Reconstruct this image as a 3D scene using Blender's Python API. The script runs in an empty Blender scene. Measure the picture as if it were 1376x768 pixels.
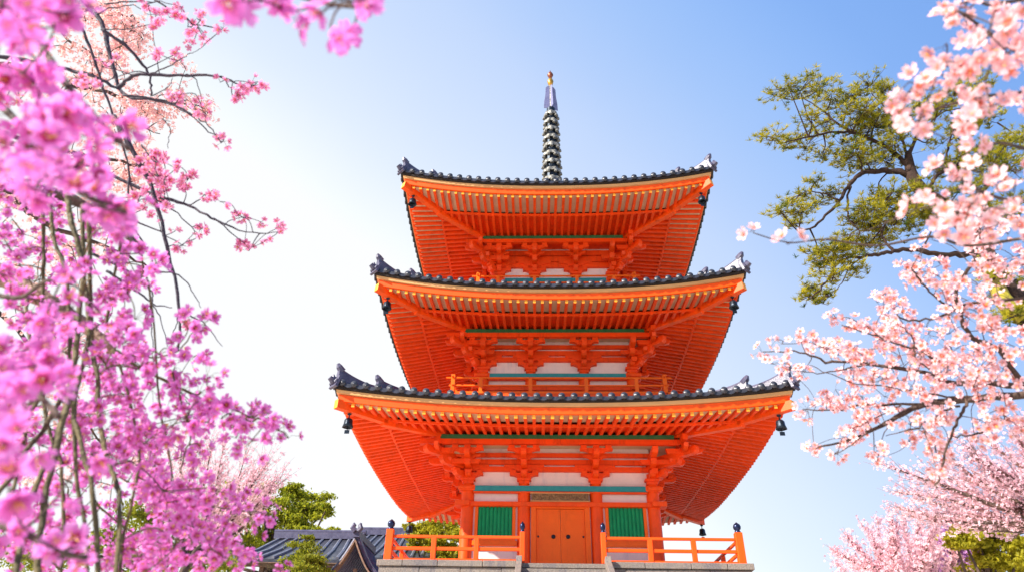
import bpy, math, random
import numpy as np
from mathutils import Matrix, Vector
random.seed(7); rng = np.random.default_rng(7)
R = math.radians
C = bpy.context.scene.collection
scene = bpy.context.scene
# ---------------------------------------------------------------- camera
CAM = np.array([-0.581, 0.0, 1.6]); FPX = 930.5
PITCH, YAW, ROLL = 0.5694, 0.0469, -0.0213
_F = np.array([-math.sin(YAW)*math.cos(PITCH), math.cos(YAW)*math.cos(PITCH), math.sin(PITCH)])
_R0 = np.array([math.cos(YAW), math.sin(YAW), 0.0]); _U0 = np.cross(_R0, _F)
_c, _s = math.cos(ROLL), math.sin(ROLL)
_R = _c*_R0 - _s*_U0; _U = _s*_R0 + _c*_U0
cd = bpy.data.cameras.new('camera'); cam = bpy.data.objects.new('camera', cd); C.objects.link(cam)
m = Matrix.Identity(4)
for i in range(3):
    m[i][0] = _R[i]; m[i][1] = _U[i]; m[i][2] = -_F[i]; m[i][3] = CAM[i]
cam.matrix_world = m
cd.sensor_width = 36; cd.lens = FPX/1376*36; cd.clip_start = 0.05; cd.clip_end = 3000
cd.dof.use_dof = True; cd.dof.focus_distance = 19.0; cd.dof.aperture_fstop = 5.2
scene.camera = cam
# ---------------------------------------------------------------- sky, sun, exposure
SUN_AZ = R(-122)      # clockwise from +Y: to the left of and a little behind the camera
SUN_EL = R(33)
SUN = Vector((math.sin(SUN_AZ)*math.cos(SUN_EL), math.cos(SUN_AZ)*math.cos(SUN_EL), math.sin(SUN_EL)))
w = bpy.data.worlds.new('World'); scene.world = w; w.use_nodes = True
nt = w.node_tree; nt.nodes.clear()
def N(nt, t, **k):
    n = nt.nodes.new(t)
    for a, b in k.items(): setattr(n, a, b)
    return n
out = N(nt, 'ShaderNodeOutputWorld'); bg = N(nt, 'ShaderNodeBackground')
sky = N(nt, 'ShaderNodeTexSky', sky_type='NISHITA'); sky.sun_disc = False
sky.sun_elevation = SUN_EL; sky.sun_rotation = SUN_AZ
sky.air_density = 1.0; sky.dust_density = 0.6; sky.ozone_density = 1.5; sky.altitude = 50
tc = N(nt, 'ShaderNodeTexCoord')
# thin bright haze of the spring sky: densest low down and on the left (sun) side
gl = N(nt, 'ShaderNodeVectorMath', operation='DOT_PRODUCT'); gl.inputs[1].default_value = (-0.676, 0.560, -0.478)
nz = N(nt, 'ShaderNodeTexNoise'); nz.inputs['Scale'].default_value = 1.6; nz.inputs['Detail'].default_value = 4
mr = N(nt, 'ShaderNodeMapRange'); mr.interpolation_type = 'LINEAR'
mr.inputs['From Min'].default_value = -0.59; mr.inputs['From Max'].default_value = 0.43
ad = N(nt, 'ShaderNodeMath', operation='MULTIPLY_ADD'); ad.inputs[1].default_value = 0.10; 
hz = N(nt, 'ShaderNodeValToRGB'); hz.color_ramp.interpolation = 'B_SPLINE'; el = hz.color_ramp.elements
el[0].position = 0; el[0].color = (.11, .28, .72, 1); el[1].position = 1; el[1].color = (1.12, 1.12, 1.12, 1)
for ps, cl_ in ((.34, (.24, .46, .94, 1)), (.5, (.38, .58, .97, 1)), (.64, (.56, .70, .99, 1)), (.84, (.76, .86, 1.0, 1))):
    q = el.new(ps); q.color = cl_
hs = N(nt, 'ShaderNodeVectorMath', operation='SCALE'); hs.inputs['Scale'].default_value = 4.15
mf = N(nt, 'ShaderNodeMapRange'); mf.inputs['From Min'].default_value = -1.0; mf.inputs['From Max'].default_value = -.6
mf.inputs['To Min'].default_value = .3; mf.inputs['To Max'].default_value = .92
mx = N(nt, 'ShaderNodeMixRGB')
L = nt.links.new
L(tc.outputs['Generated'], gl.inputs[0]); L(tc.outputs['Generated'], nz.inputs['Vector'])
L(nz.outputs['Fac'], ad.inputs[0]); L(gl.outputs['Value'], ad.inputs[2])
L(ad.outputs[0], mr.inputs['Value']); L(mr.outputs[0], hz.inputs[0]); L(hz.outputs[0], hs.inputs[0])
L(gl.outputs['Value'], mf.inputs['Value']); L(mf.outputs[0], mx.inputs[0]); L(hs.outputs[0], mx.inputs[2])
L(sky.outputs[0], mx.inputs[1]); L(mx.outputs[0], bg.inputs[0]); L(bg.outputs[0], out.inputs[0])
bg.inputs['Strength'].default_value = 0.11
sd = bpy.data.lights.new('sun', 'SUN'); sd.energy = 4.6; sd.angle = R(0.6); sd.color = (1.0, 0.94, 0.84)
so = bpy.data.objects.new('sun', sd); C.objects.link(so); so.rotation_euler = SUN.to_track_quat('Z', 'Y').to_euler()
so.location = (-20, -10, 30)
scene.view_settings.view_transform = 'Standard'; scene.view_settings.look = 'None'
scene.view_settings.exposure = 1.2; scene.view_settings.gamma = 1; scene.view_settings.use_curve_mapping = False
scene.cycles.max_bounces = 8; scene.cycles.diffuse_bounces = 5; scene.cycles.transparent_max_bounces = 8

# ---------------------------------------------------------------- materials
def mat(name, col, rough=0.6, var=0.12, scale=3.0, bump=0.0, bscale=60, metal=0.0, spec=0.3, col2=None, stretch=None, wear=0.0):
    m = bpy.data.materials.new(name); m.use_nodes = True; t = m.node_tree; b = t.nodes['Principled BSDF']
    b.inputs['Roughness'].default_value = rough; b.inputs['Metallic'].default_value = metal
    b.inputs['Specular IOR Level'].default_value = spec
    tc = N(t, 'ShaderNodeTexCoord'); src = tc.outputs['Object']
    if stretch:
        mp = N(t, 'ShaderNodeMapping'); mp.inputs['Scale'].default_value = stretch; t.links.new(src, mp.inputs[0]); src = mp.outputs[0]
    n = N(t, 'ShaderNodeTexNoise'); n.inputs['Scale'].default_value = scale; n.inputs['Detail'].default_value = 6; n.inputs['Roughness'].default_value = 0.65
    t.links.new(src, n.inputs['Vector'])
    r = N(t, 'ShaderNodeValToRGB'); c = np.array(col); c2 = np.array(col2) if col2 is not None else None
    lo = c*(1-var) if c2 is None else c; hi = np.minimum(c*(1+var), 1) if c2 is None else c2
    r.color_ramp.elements[0].position = 0.3; r.color_ramp.elements[1].position = 0.7
    r.color_ramp.elements[0].color = (*lo, 1); r.color_ramp.elements[1].color = (*hi, 1)
    t.links.new(n.outputs['Fac'], r.inputs[0]); cs = r.outputs[0]
    if wear:      # rain streaks, faded and grimy patches of old paint
        for sc_, st_, lo_, hi_, am, dk in ((1.1, (1, 1, 1), .50, .68, wear*.8, (.50, .58, .8)), (3.5, (1.0, 1.0, .18), .54, .66, wear, (.55, .6, .8)), (24, (1, 1, 1), .62, .70, wear*.9, (.62, .75, 1))):
            mp2 = N(t, 'ShaderNodeMapping'); mp2.inputs['Scale'].default_value = st_; t.links.new(tc.outputs['Object'], mp2.inputs[0])
            n3 = N(t, 'ShaderNodeTexNoise'); n3.inputs['Scale'].default_value = sc_; n3.inputs['Detail'].default_value = 7; n3.inputs['Roughness'].default_value = .7
            t.links.new(mp2.outputs[0], n3.inputs['Vector'])
            mr3 = N(t, 'ShaderNodeMapRange'); mr3.inputs['From Min'].default_value = lo_; mr3.inputs['From Max'].default_value = hi_; mr3.inputs['To Max'].default_value = am
            t.links.new(n3.outputs['Fac'], mr3.inputs['Value'])
            mm = N(t, 'ShaderNodeMixRGB', blend_type='MULTIPLY'); mm.inputs[2].default_value = (*dk, 1)
            t.links.new(mr3.outputs[0], mm.inputs[0]); t.links.new(cs, mm.inputs[1]); cs = mm.outputs[0]
    t.links.new(cs, b.inputs['Base Color'])
    if bump:
        n2 = N(t, 'ShaderNodeTexNoise'); n2.inputs['Scale'].default_value = bscale; n2.inputs['Detail'].default_value = 5
        t.links.new(src, n2.inputs['Vector'])
        bp = N(t, 'ShaderNodeBump'); bp.inputs['Strength'].default_value = bump; bp.inputs['Distance'].default_value = 0.02
        t.links.new(n2.outputs['Fac'], bp.inputs['Height']); t.links.new(bp.outputs[0], b.inputs['Normal'])
    return m
def petal_mat(name, centre, mid, tip, transl=0.45, alt=None):
    """petals coloured from the flower's eye to the petal tip (attribute tone.x) with flower-to-flower variation (tone.y)"""
    m = bpy.data.materials.new(name); m.use_nodes = True; t = m.node_tree; t.nodes.clear(); l = t.links.new
    o = N(t, 'ShaderNodeOutputMaterial'); a = N(t, 'ShaderNodeAttribute'); a.attribute_name = 'tone'
    s = N(t, 'ShaderNodeSeparateXYZ'); l(a.outputs['Vector'], s.inputs[0])
    r = N(t, 'ShaderNodeValToRGB'); e = r.color_ramp.elements
    e[0].position = 0.22; e[0].color = (*centre, 1); e[1].position = 1; e[1].color = (*tip, 1)
    q = e.new(0.46); q.color = (*mid, 1)
    l(s.outputs[0], r.inputs[0])
    mx = N(t, 'ShaderNodeMixRGB'); mx.inputs[2].default_value = (*(alt or tip), 1)
    f = N(t, 'ShaderNodeMath', operation='MULTIPLY'); f.inputs[1].default_value = 0.7
    l(s.outputs[1], f.inputs[0]); l(f.outputs[0], mx.inputs[0]); l(r.outputs[0], mx.inputs[1])
    d = N(t, 'ShaderNodeBsdfPrincipled'); d.inputs['Roughness'].default_value = 0.55; d.inputs['Specular IOR Level'].default_value = 0.25
    tr = N(t, 'ShaderNodeBsdfTranslucent'); ms = N(t, 'ShaderNodeMixShader'); ms.inputs[0].default_value = transl
    l(mx.outputs[0], d.inputs['Base Color']); l(mx.outputs[0], tr.inputs['Color'])
    l(d.outputs[0], ms.inputs[1]); l(tr.outputs[0], ms.inputs[2]); l(ms.outputs[0], o.inputs[0])
    return m
def leaf_mat(name, dark, light, transl=0.35):
    return petal_mat(name, dark, dark, tuple((np.array(dark)+np.array(light))/2), transl, light)
M = {}
M['verm'] = mat('vermilion_paint', (0.90, 0.070, 0.002), 0.5, 0.10, 1.3, 0.2, 40, wear=.55)
M['rafter'] = mat('vermilion_rafter_paint', (0.90, 0.070, 0.002), 0.6, 0.14, 5.0, 0.1, 50, wear=.4)
M['orange'] = mat('orange_paint', (0.92, 0.088, 0.002), 0.5, 0.08, 1.6, 0.2, 40, wear=.45)
M['column'] = mat('column_vermilion', (0.93, 0.088, 0.002), 0.45, 0.08, 1.5, 0.2, 30, stretch=(1, 1, .3), wear=.4)
M['door'] = mat('shade_lightened_orange_paint', (1.0, 0.145, 0.001), 0.45, 0.07, 1.2, 0.2, 30, wear=.3)  # orange lightened in the base colour to offset the shade on the door
M['tipy'] = mat('yellow_end_paint', (0.82, 0.34, 0.03), 0.5, 0.1, 6)
M['tan'] = mat('tan_eave_board', (0.62, 0.33, 0.13), 0.5, 0.15, 4, 0.1, 50, stretch=(.4, .4, 3))
M['cream'] = mat('cream_soffit_board', (0.66, 0.50, 0.30), 0.7, 0.12, 3)
M['plaster'] = mat('white_plaster', (0.84, 0.68, 0.62), 0.85, 0.06, 2.5, 0.15, 30, wear=.35)
M['green'] = mat('green_bars', (0.012, 0.36, 0.13), 0.45, 0.15, 5, 0.1, 40)
M['dkgreen'] = mat('green_purlin', (0.03, 0.14, 0.05), 0.5, 0.2, 4)
M['teal'] = mat('teal_beam', (0.02, 0.24, 0.26), 0.45, 0.18, 7, 0.1, 60, col2=(0.035, 0.31, 0.30))
M['plaque'] = mat('carved_plaque', (0.07, 0.03, 0.012), 0.45, 0, 22, 1.0, 30, col2=(0.36, 0.22, 0.09))
M['tile'] = mat('roof_tile', (0.020, 0.021, 0.030), 0.30, 0.0, 5, 0.2, 60, spec=0.5, col2=(0.062, 0.064, 0.082), wear=.3)
M['ridge'] = mat('ridge_tile', (0.038, 0.034, 0.075), 0.38, 0.0, 4, 0.3, 40, spec=0.5, col2=(0.11, 0.10, 0.16))
M['iron'] = mat('dark_iron', (0.02, 0.028, 0.04), 0.35, 0.3, 20, 0.2, 60, metal=0.6)
M['cap'] = mat('blue_black_bronze', (0.018, 0.026, 0.07), 0.25, 0.25, 8, 0.1, 50, metal=0.5)
M['bronze'] = mat('weathered_bronze', (0.045, 0.045, 0.045), 0.45, 0, 9, 0.5, 50, metal=0.35, col2=(0.40, 0.38, 0.33))
M['flame'] = mat('violet_bronze', (0.22, 0.22, 0.36), 0.5, 0.2, 6, metal=0.2)
M['gold'] = mat('old_gold', (0.50, 0.27, 0.05), 0.35, 0.2, 20, metal=0.7)
M['copper'] = mat('red_copper', (0.22, 0.07, 0.04), 0.4, 0.2, 20, metal=0.5)
M['stone'] = mat('granite', (0.16, 0.13, 0.11), 0.8, 0, 26, 0.6, 45, col2=(0.30, 0.25, 0.21), wear=.8)
M['pave'] = mat('pale_paving', (0.55, 0.50, 0.42), 0.85, 0, 1.2, 0.4, 30, col2=(0.68, 0.62, 0.54))
M['ground'] = mat('gravel_and_turf', (0.60, 0.52, 0.42), 0.95, 0, 0.35, 0.8, 25, col2=(0.72, 0.65, 0.54))
M['bark'] = mat('cherry_bark', (0.045, 0.028, 0.025), 0.8, 0, 18, 0.9, 60, col2=(0.12, 0.075, 0.055), stretch=(1, 1, .6))
M['rosetwig'] = mat('hazed_cherry_twig', (0.14, 0.06, 0.05), 0.8, 0, 18, 0.5, 60, col2=(0.26, 0.13, 0.11))  # far twigs painted paler and pinker to look hazy
M['twig'] = mat('bluish_twig_bark', (0.030, 0.026, 0.045), 0.7, 0, 20, 0.4, 80, col2=(0.075, 0.055, 0.075))
M['greentwig'] = mat('olive_stem_bark', (0.05, 0.038, 0.018), 0.7, 0, 14, 0.5, 80, col2=(0.16, 0.12, 0.045))
M['limb'] = mat('smooth_brown_limb', (0.20, 0.11, 0.07), 0.6, 0, 25, 0.5, 60, col2=(0.36, 0.22, 0.15))
M['pinebark'] = mat('pine_bark', (0.018, 0.010, 0.009), 0.9, 0, 9, 1.0, 30, col2=(0.06, 0.032, 0.022))
M['moss'] = mat('mossy_bark', (0.12, 0.09, 0.03), 0.9, 0, 6, 0.8, 30, col2=(0.42, 0.36, 0.03))
M['wood'] = mat('weathered_wood', (0.10, 0.06, 0.045), 0.7, 0, 8, 0.4, 60, col2=(0.30, 0.18, 0.12))
M['darkwood'] = mat('dark_timber', (0.025, 0.017, 0.014), 0.8, 0.3, 8)
M['stamen'] = mat('stamen', (0.75, 0.42, 0.10), 0.6, 0.2, 30)
M['p_deep'] = petal_mat('magenta_petals', (0.30, 0.004, 0.03), (0.76, 0.16, 0.54), (0.84, 0.36, 0.78), 0.5, (0.78, 0.20, 0.62))
M['p_pale'] = petal_mat('pale_pink_petals', (0.70, 0.10, 0.05), (0.90, 0.48, 0.48), (0.92, 0.72, 0.74), 0.4, (0.92, 0.58, 0.64))
M['p_pink'] = petal_mat('pink_petals', (0.58, 0.03, 0.10), (0.82, 0.22, 0.46), (0.90, 0.45, 0.68), 0.5, (0.85, 0.30, 0.48))
M['p_peach'] = petal_mat('peach_petals', (0.75, 0.25, 0.15), (0.85, 0.50, 0.45), (0.90, 0.66, 0.60), 0.5, (0.88, 0.50, 0.55))
M['p_far'] = petal_mat('rose_petals', (0.82, 0.36, 0.44), (0.92, 0.62, 0.68), (0.94, 0.78, 0.82), 0.5, (0.92, 0.60, 0.68))
M['p_lilac'] = petal_mat('lilac_petals', (0.35, 0.12, 0.35), (0.5, 0.24, 0.52), (0.62, 0.38, 0.68), 0.5, (0.62, 0.28, 0.52))
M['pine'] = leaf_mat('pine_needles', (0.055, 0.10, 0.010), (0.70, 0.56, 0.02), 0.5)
M['leaf'] = leaf_mat('spring_leaves', (0.10, 0.15, 0.010), (0.60, 0.56, 0.03), 0.55)
M['leafy'] = leaf_mat('yellow_green_leaves', (0.22, 0.22, 0.012), (0.62, 0.52, 0.03), 0.55)
M['bush'] = leaf_mat('bush_leaves', (0.08, 0.12, 0.012), (0.46, 0.44, 0.03), 0.5)

# ---------------------------------------------------------------- mesh collecting
class Acc:
    def __init__(s): s.V = []; s.n = 0; s.F = {}; s.T = []
    def add(s, V, F, mi=0, tone=None):
        V = np.asarray(V, float).reshape(-1, 3); F = np.asarray(F, int)
        s.F.setdefault((F.shape[1], mi), []).append(F + s.n)
        s.V.append(V); s.n += len(V)
        s.T.append(np.zeros((len(V), 3)) if tone is None else tone)
    def box(s, c, d, mi=0, rz=0.0):
        c = np.array(c, float); d = np.array(d, float)/2
        v = np.array([[i, j, k] for k in (-1, 1) for j in (-1, 1) for i in (-1, 1)], float)*d
        if rz:
            a, b = math.cos(rz), math.sin(rz); v = np.stack([v[:, 0]*a-v[:, 1]*b, v[:, 0]*b+v[:, 1]*a, v[:, 2]], 1)
        s.add(v+c, [[0, 2, 3, 1], [4, 5, 7, 6], [0, 1, 5, 4], [2, 6, 7, 3], [0, 4, 6, 2], [1, 3, 7, 5]], mi)
    def beam(s, p, q, w, h, mi=0, up=(0, 0, 1), endmi=None):
        p = np.array(p, float); q = np.array(q, float); d = q-p; d /= np.linalg.norm(d)
        sd = np.cross(d, up); sd /= np.linalg.norm(sd); u = np.cross(sd, d)
        v = [b+sd*i*w/2+u*j*h/2 for b in (p, q) for j in (-1, 1) for i in (-1, 1)]
        s.add(v, [[0, 1, 5, 4], [2, 6, 7, 3], [0, 4, 6, 2], [1, 3, 7, 5]], mi)
        n = s.n-8
        for f, e in (([0, 2, 3, 1], mi), ([4, 5, 7, 6], mi if endmi is None else endmi)):
            s.F.setdefault((4, e), []).append(np.array([f])+n)
    def prism(s, poly, t, o, ax, mi=0):
        """poly in (a,z); extruded by t along the horizontal normal; ax = 2D direction of a"""
        n = len(poly); ax = np.array([ax[0], ax[1], 0.0]); nn = np.array([-ax[1], ax[0], 0.0]); o = np.array(o, float)
        v = [o+ax*a+np.array([0, 0, z])+nn*k*t/2 for k in (-1, 1) for a, z in poly]
        s.add(v, [[i, (i+1) % n, n+(i+1) % n, n+i] for i in range(n)], mi)
        b = s.n-2*n
        s.F.setdefault((n, mi), []).append(np.array([list(range(n))[::-1]])+b)
        s.F.setdefault((n, mi), []).append(np.array([list(range(n, 2*n))])+b)
    def tube(s, P, r, sides=6, mi=0, cap=True):
        P = np.asarray(P, float); n = len(P); r = np.broadcast_to(np.asarray(r, float), (n,))
        T = np.gradient(P, axis=0); T /= np.linalg.norm(T, axis=1)[:, None]+1e-12
        u = np.cross(T[0], (0.3, 0.2, 0.93)); u = u/np.linalg.norm(u) if np.linalg.norm(u) > .05 else np.array([1., 0, 0])
        rings = []; an = np.arange(sides)*2*math.pi/sides
        for i in range(n):
            u = u-T[i]*np.dot(u, T[i]); u /= np.linalg.norm(u); v = np.cross(T[i], u)
            rings.append(P[i]+r[i]*(np.cos(an)[:, None]*u+np.sin(an)[:, None]*v))
        k = np.arange(sides); k2 = (k+1) % sides
        F = np.concatenate([np.stack([i*sides+k, i*sides+k2, (i+1)*sides+k2, (i+1)*sides+k], 1) for i in range(n-1)])
        s.add(np.concatenate(rings), F, mi)
        if cap:
            b = s.n-n*sides
            s.F.setdefault((sides, mi), []).append(np.array([list(k[::-1])])+b)
            s.F.setdefault((sides, mi), []).append(np.array([list(k)])+b+(n-1)*sides)
    def lathe(s, prof, c, sides=16, mi=0, lob=0, amp=0, ph=0):
        c = np.array(c, float); an = np.arange(sides)*2*math.pi/sides
        f = 1+amp*np.cos(lob*an+ph)
        v = np.concatenate([np.stack([np.cos(an)*r*f, np.sin(an)*r*f, np.full(sides, z)], 1) for r, z in prof])+c
        k = np.arange(sides); k2 = (k+1) % sides
        s.add(v, np.concatenate([np.stack([i*sides+k, i*sides+k2, (i+1)*sides+k2, (i+1)*sides+k], 1) for i in range(len(prof)-1)]), mi)
    def rot4(s, c, ks=(0, 1, 2, 3)):
        """copy everything so far round the vertical axis through c by quarter turns ks"""
        V0 = np.concatenate(s.V)-np.array(c); T0 = np.concatenate(s.T); F0 = {k: np.concatenate(v) for k, v in s.F.items()}
        s.V = []; s.T = []; s.F = {}; s.n = 0
        for k in ks:
            a = k*math.pi/2; ca, sa = round(math.cos(a)), round(math.sin(a))
            Vr = np.stack([V0[:, 0]*ca-V0[:, 1]*sa, V0[:, 0]*sa+V0[:, 1]*ca, V0[:, 2]], 1)+np.array(c)
            for key, f in F0.items(): s.F.setdefault(key, []).append(f+s.n)
            s.V.append(Vr); s.T.append(T0); s.n += len(Vr)
        return s
    def build(s, name, mats, parent=None, smooth=False, bevel=0, tone=False, props=None):
        me = bpy.data.meshes.new(name); V = np.concatenate(s.V) if s.V else np.zeros((0, 3))
        me.vertices.add(len(V)); me.vertices.foreach_set('co', V.astype(np.float32).ravel())
        li = []; tot = []; mi = []
        for (k, q), fs in s.F.items():
            f = np.concatenate(fs); li.append(f.ravel()); tot.append(np.full(len(f), k)); mi.append(np.full(len(f), q))
        li = np.concatenate(li); tot = np.concatenate(tot); mi = np.concatenate(mi)
        me.loops.add(len(li)); me.loops.foreach_set('vertex_index', li.astype(np.int32))
        me.polygons.add(len(tot)); me.polygons.foreach_set('loop_start', np.concatenate([[0], np.cumsum(tot)[:-1]]).astype(np.int32))
        me.polygons.foreach_set('material_index', mi.astype(np.int32))
        if smooth: me.polygons.foreach_set('use_smooth', np.ones(len(tot), bool))
        else: me.polygons.foreach_set('use_smooth', np.zeros(len(tot), bool))
        if tone:
            at_ = me.attributes.new('tone', 'FLOAT_VECTOR', 'POINT'); at_.data.foreach_set('vector', np.concatenate(s.T).astype(np.float32).ravel())
        for x in (mats if isinstance(mats, (list, tuple)) else [mats]): me.materials.append(M[x])
        me.update(calc_edges=True)
        if not tone: me.validate()
        o = bpy.data.objects.new(name, me); C.objects.link(o)
        if parent is not None: put(o, parent)
        if bevel:
            b = o.modifiers.new('bevel', 'BEVEL'); b.width = bevel; b.segments = 2; b.limit_method = 'ANGLE'; b.angle_limit = R(40)
            b.harden_normals = False
        if props: tag(o, *props)
        return o
def put(o, parent):
    """parent keeping world coordinates: roots are unrotated empties, parts are at the world origin"""
    o.parent = parent
    if parent.type == 'EMPTY': o.matrix_parent_inverse = Matrix.Translation(-parent.location)
def tag(o, label=None, cat=None, group=None, kind=None):
    if label: o['label'] = label
    if cat: o['category'] = cat
    if group: o['group'] = group
    if kind: o['kind'] = kind
    return o
def root(name, loc, label, cat, group=None):
    o = bpy.data.objects.new(name, None); C.objects.link(o); o.location = loc; o.empty_display_size = .3
    return tag(o, label, cat, group)
def copy_part(o, parent, mat4=None):
    c = o.copy(); C.objects.link(c); c.parent = parent
    if mat4 is not None: c.matrix_basis = mat4
    return c
def at(px, py, d):
    """the point d metres from the eye in the direction of a pixel of the 1376x768 photograph"""
    v = _F*FPX + _R*(px-688) + _U*(384-py)
    return CAM + v/np.linalg.norm(v)*d
def at_y(px, py, Y):
    v = _F*FPX + _R*(px-688) + _U*(384-py); return CAM + v*(Y/v[1])

# ================================================================ terrain and paving
YC = 23.3
def terrain_z(x, y):
    t = np.clip((y-7.6)/(17.0-7.6), 0, 1)
    z = 4.2*t
    return z+0.05*np.sin(x*0.21+1)*np.sin(y*0.17)*np.clip((y-26)/20, 0, 1)*4
def grid(xs, ys, fz):
    X, Y = np.meshgrid(xs, ys); V = np.stack([X, Y, fz(X, Y)], 2).reshape(-1, 3); n = len(xs)
    i, j = np.meshgrid(np.arange(len(ys)-1), np.arange(n-1), indexing='ij'); k = (i*n+j).ravel()
    return V, np.stack([k, k+1, k+n+1, k+n], 1)
a = Acc()
xs = np.unique(np.concatenate([np.linspace(-60, 60, 61), [-1500, -600, -250, -120, 120, 250, 600, 1500]]))
ys = np.unique(np.concatenate([np.linspace(-20, 90, 111), [-1500, -500, -120, -50, 7.6, 17, 130, 260, 600, 1500]]))
V, F = grid(xs, ys, terrain_z); a.add(V, F)
a.build('ground', 'ground', props=(None, None, None, 'structure'))
a = Acc(); V, F = grid(np.linspace(-14, 14, 29), np.linspace(-9, 7.4, 18), lambda X, Y: 0*X+0.004); a.add(V, F)
a.build('forecourt_paving', 'pave', props=(None, None, None, 'structure'))

# ================================================================ stone podium with its stairway
pod = root('stone_podium', (0, YC, 3.9), 'grey granite podium with a coping course carrying the red pagoda', 'podium')
PZ = 5.22; PH = 4.765
a = Acc()
for c_ in range(3):
    for i_ in range(9):
        u0 = -PH+.06+i_*(2*PH-.12)/9; z_ = PZ-.15-.27-.53*c_; a.box((u0+(PH-.06)/9, YC-PH+.4+.004*((i_+c_) % 3), z_+.005), ((2*PH-.12)/9-.012, .7, .50))
a.box((0, YC+.05, (3.6+PZ-.15)/2-.01), (2*PH-.14, 2*PH-.16, PZ-.15-3.62)); a.build('base_wall', 'stone', pod, bevel=.01)
a = Acc()
for sx in (-1, 1):
    for i_, (u0, u1) in enumerate(((1.2, 2.05), (2.05, 3.2), (3.2, 4.1), (4.1, PH))): a.box((sx*(u0+u1)/2, YC-PH+.35, PZ-.076-.002*(i_ % 2)), (u1-u0-.012, .7-.006*(i_ % 2), .15))
a.box((0, YC+PH-.35, PZ-.076), (2*PH, .7, .15))
for sx in (-1, 1): a.box((sx*(PH-.35), YC, PZ-.078), (.696, 2*PH-1.404, .146))
a.build('coping', 'stone', pod, bevel=.012)
a = Acc(); a.box((0, YC-.3, PZ-.12), (2*PH-1.42, 2*PH-2.1, .06)); a.box((0, YC-PH+.33, PZ-.125), (2.36, .8, .11)); a.build('floor_slab', 'stone', pod, bevel=.01)
for sx in (-1, 1):
    a = Acc(); a.prism([(0, PZ+.07), (.26, PZ+.10), (.34, PZ-.05), (10.6, .12), (10.6, 0), (1.0, 0), (0, 3.9)], .15, (sx*1.12, YC-PH+.12, 0), (0, -1))
    a.build('stair_cheek', 'stone', pod, bevel=.012)
a = Acc(); nst = 30
for k in range(nst):
    z = (PZ-.08)*(1-(k+1)/(nst+.0)); y = YC-PH-.02-.34*k-.17
    if z > .02: a.box((0, y, z/2), (2.09, .342, z))
a.build('stair_steps', 'stone', pod)

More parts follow.
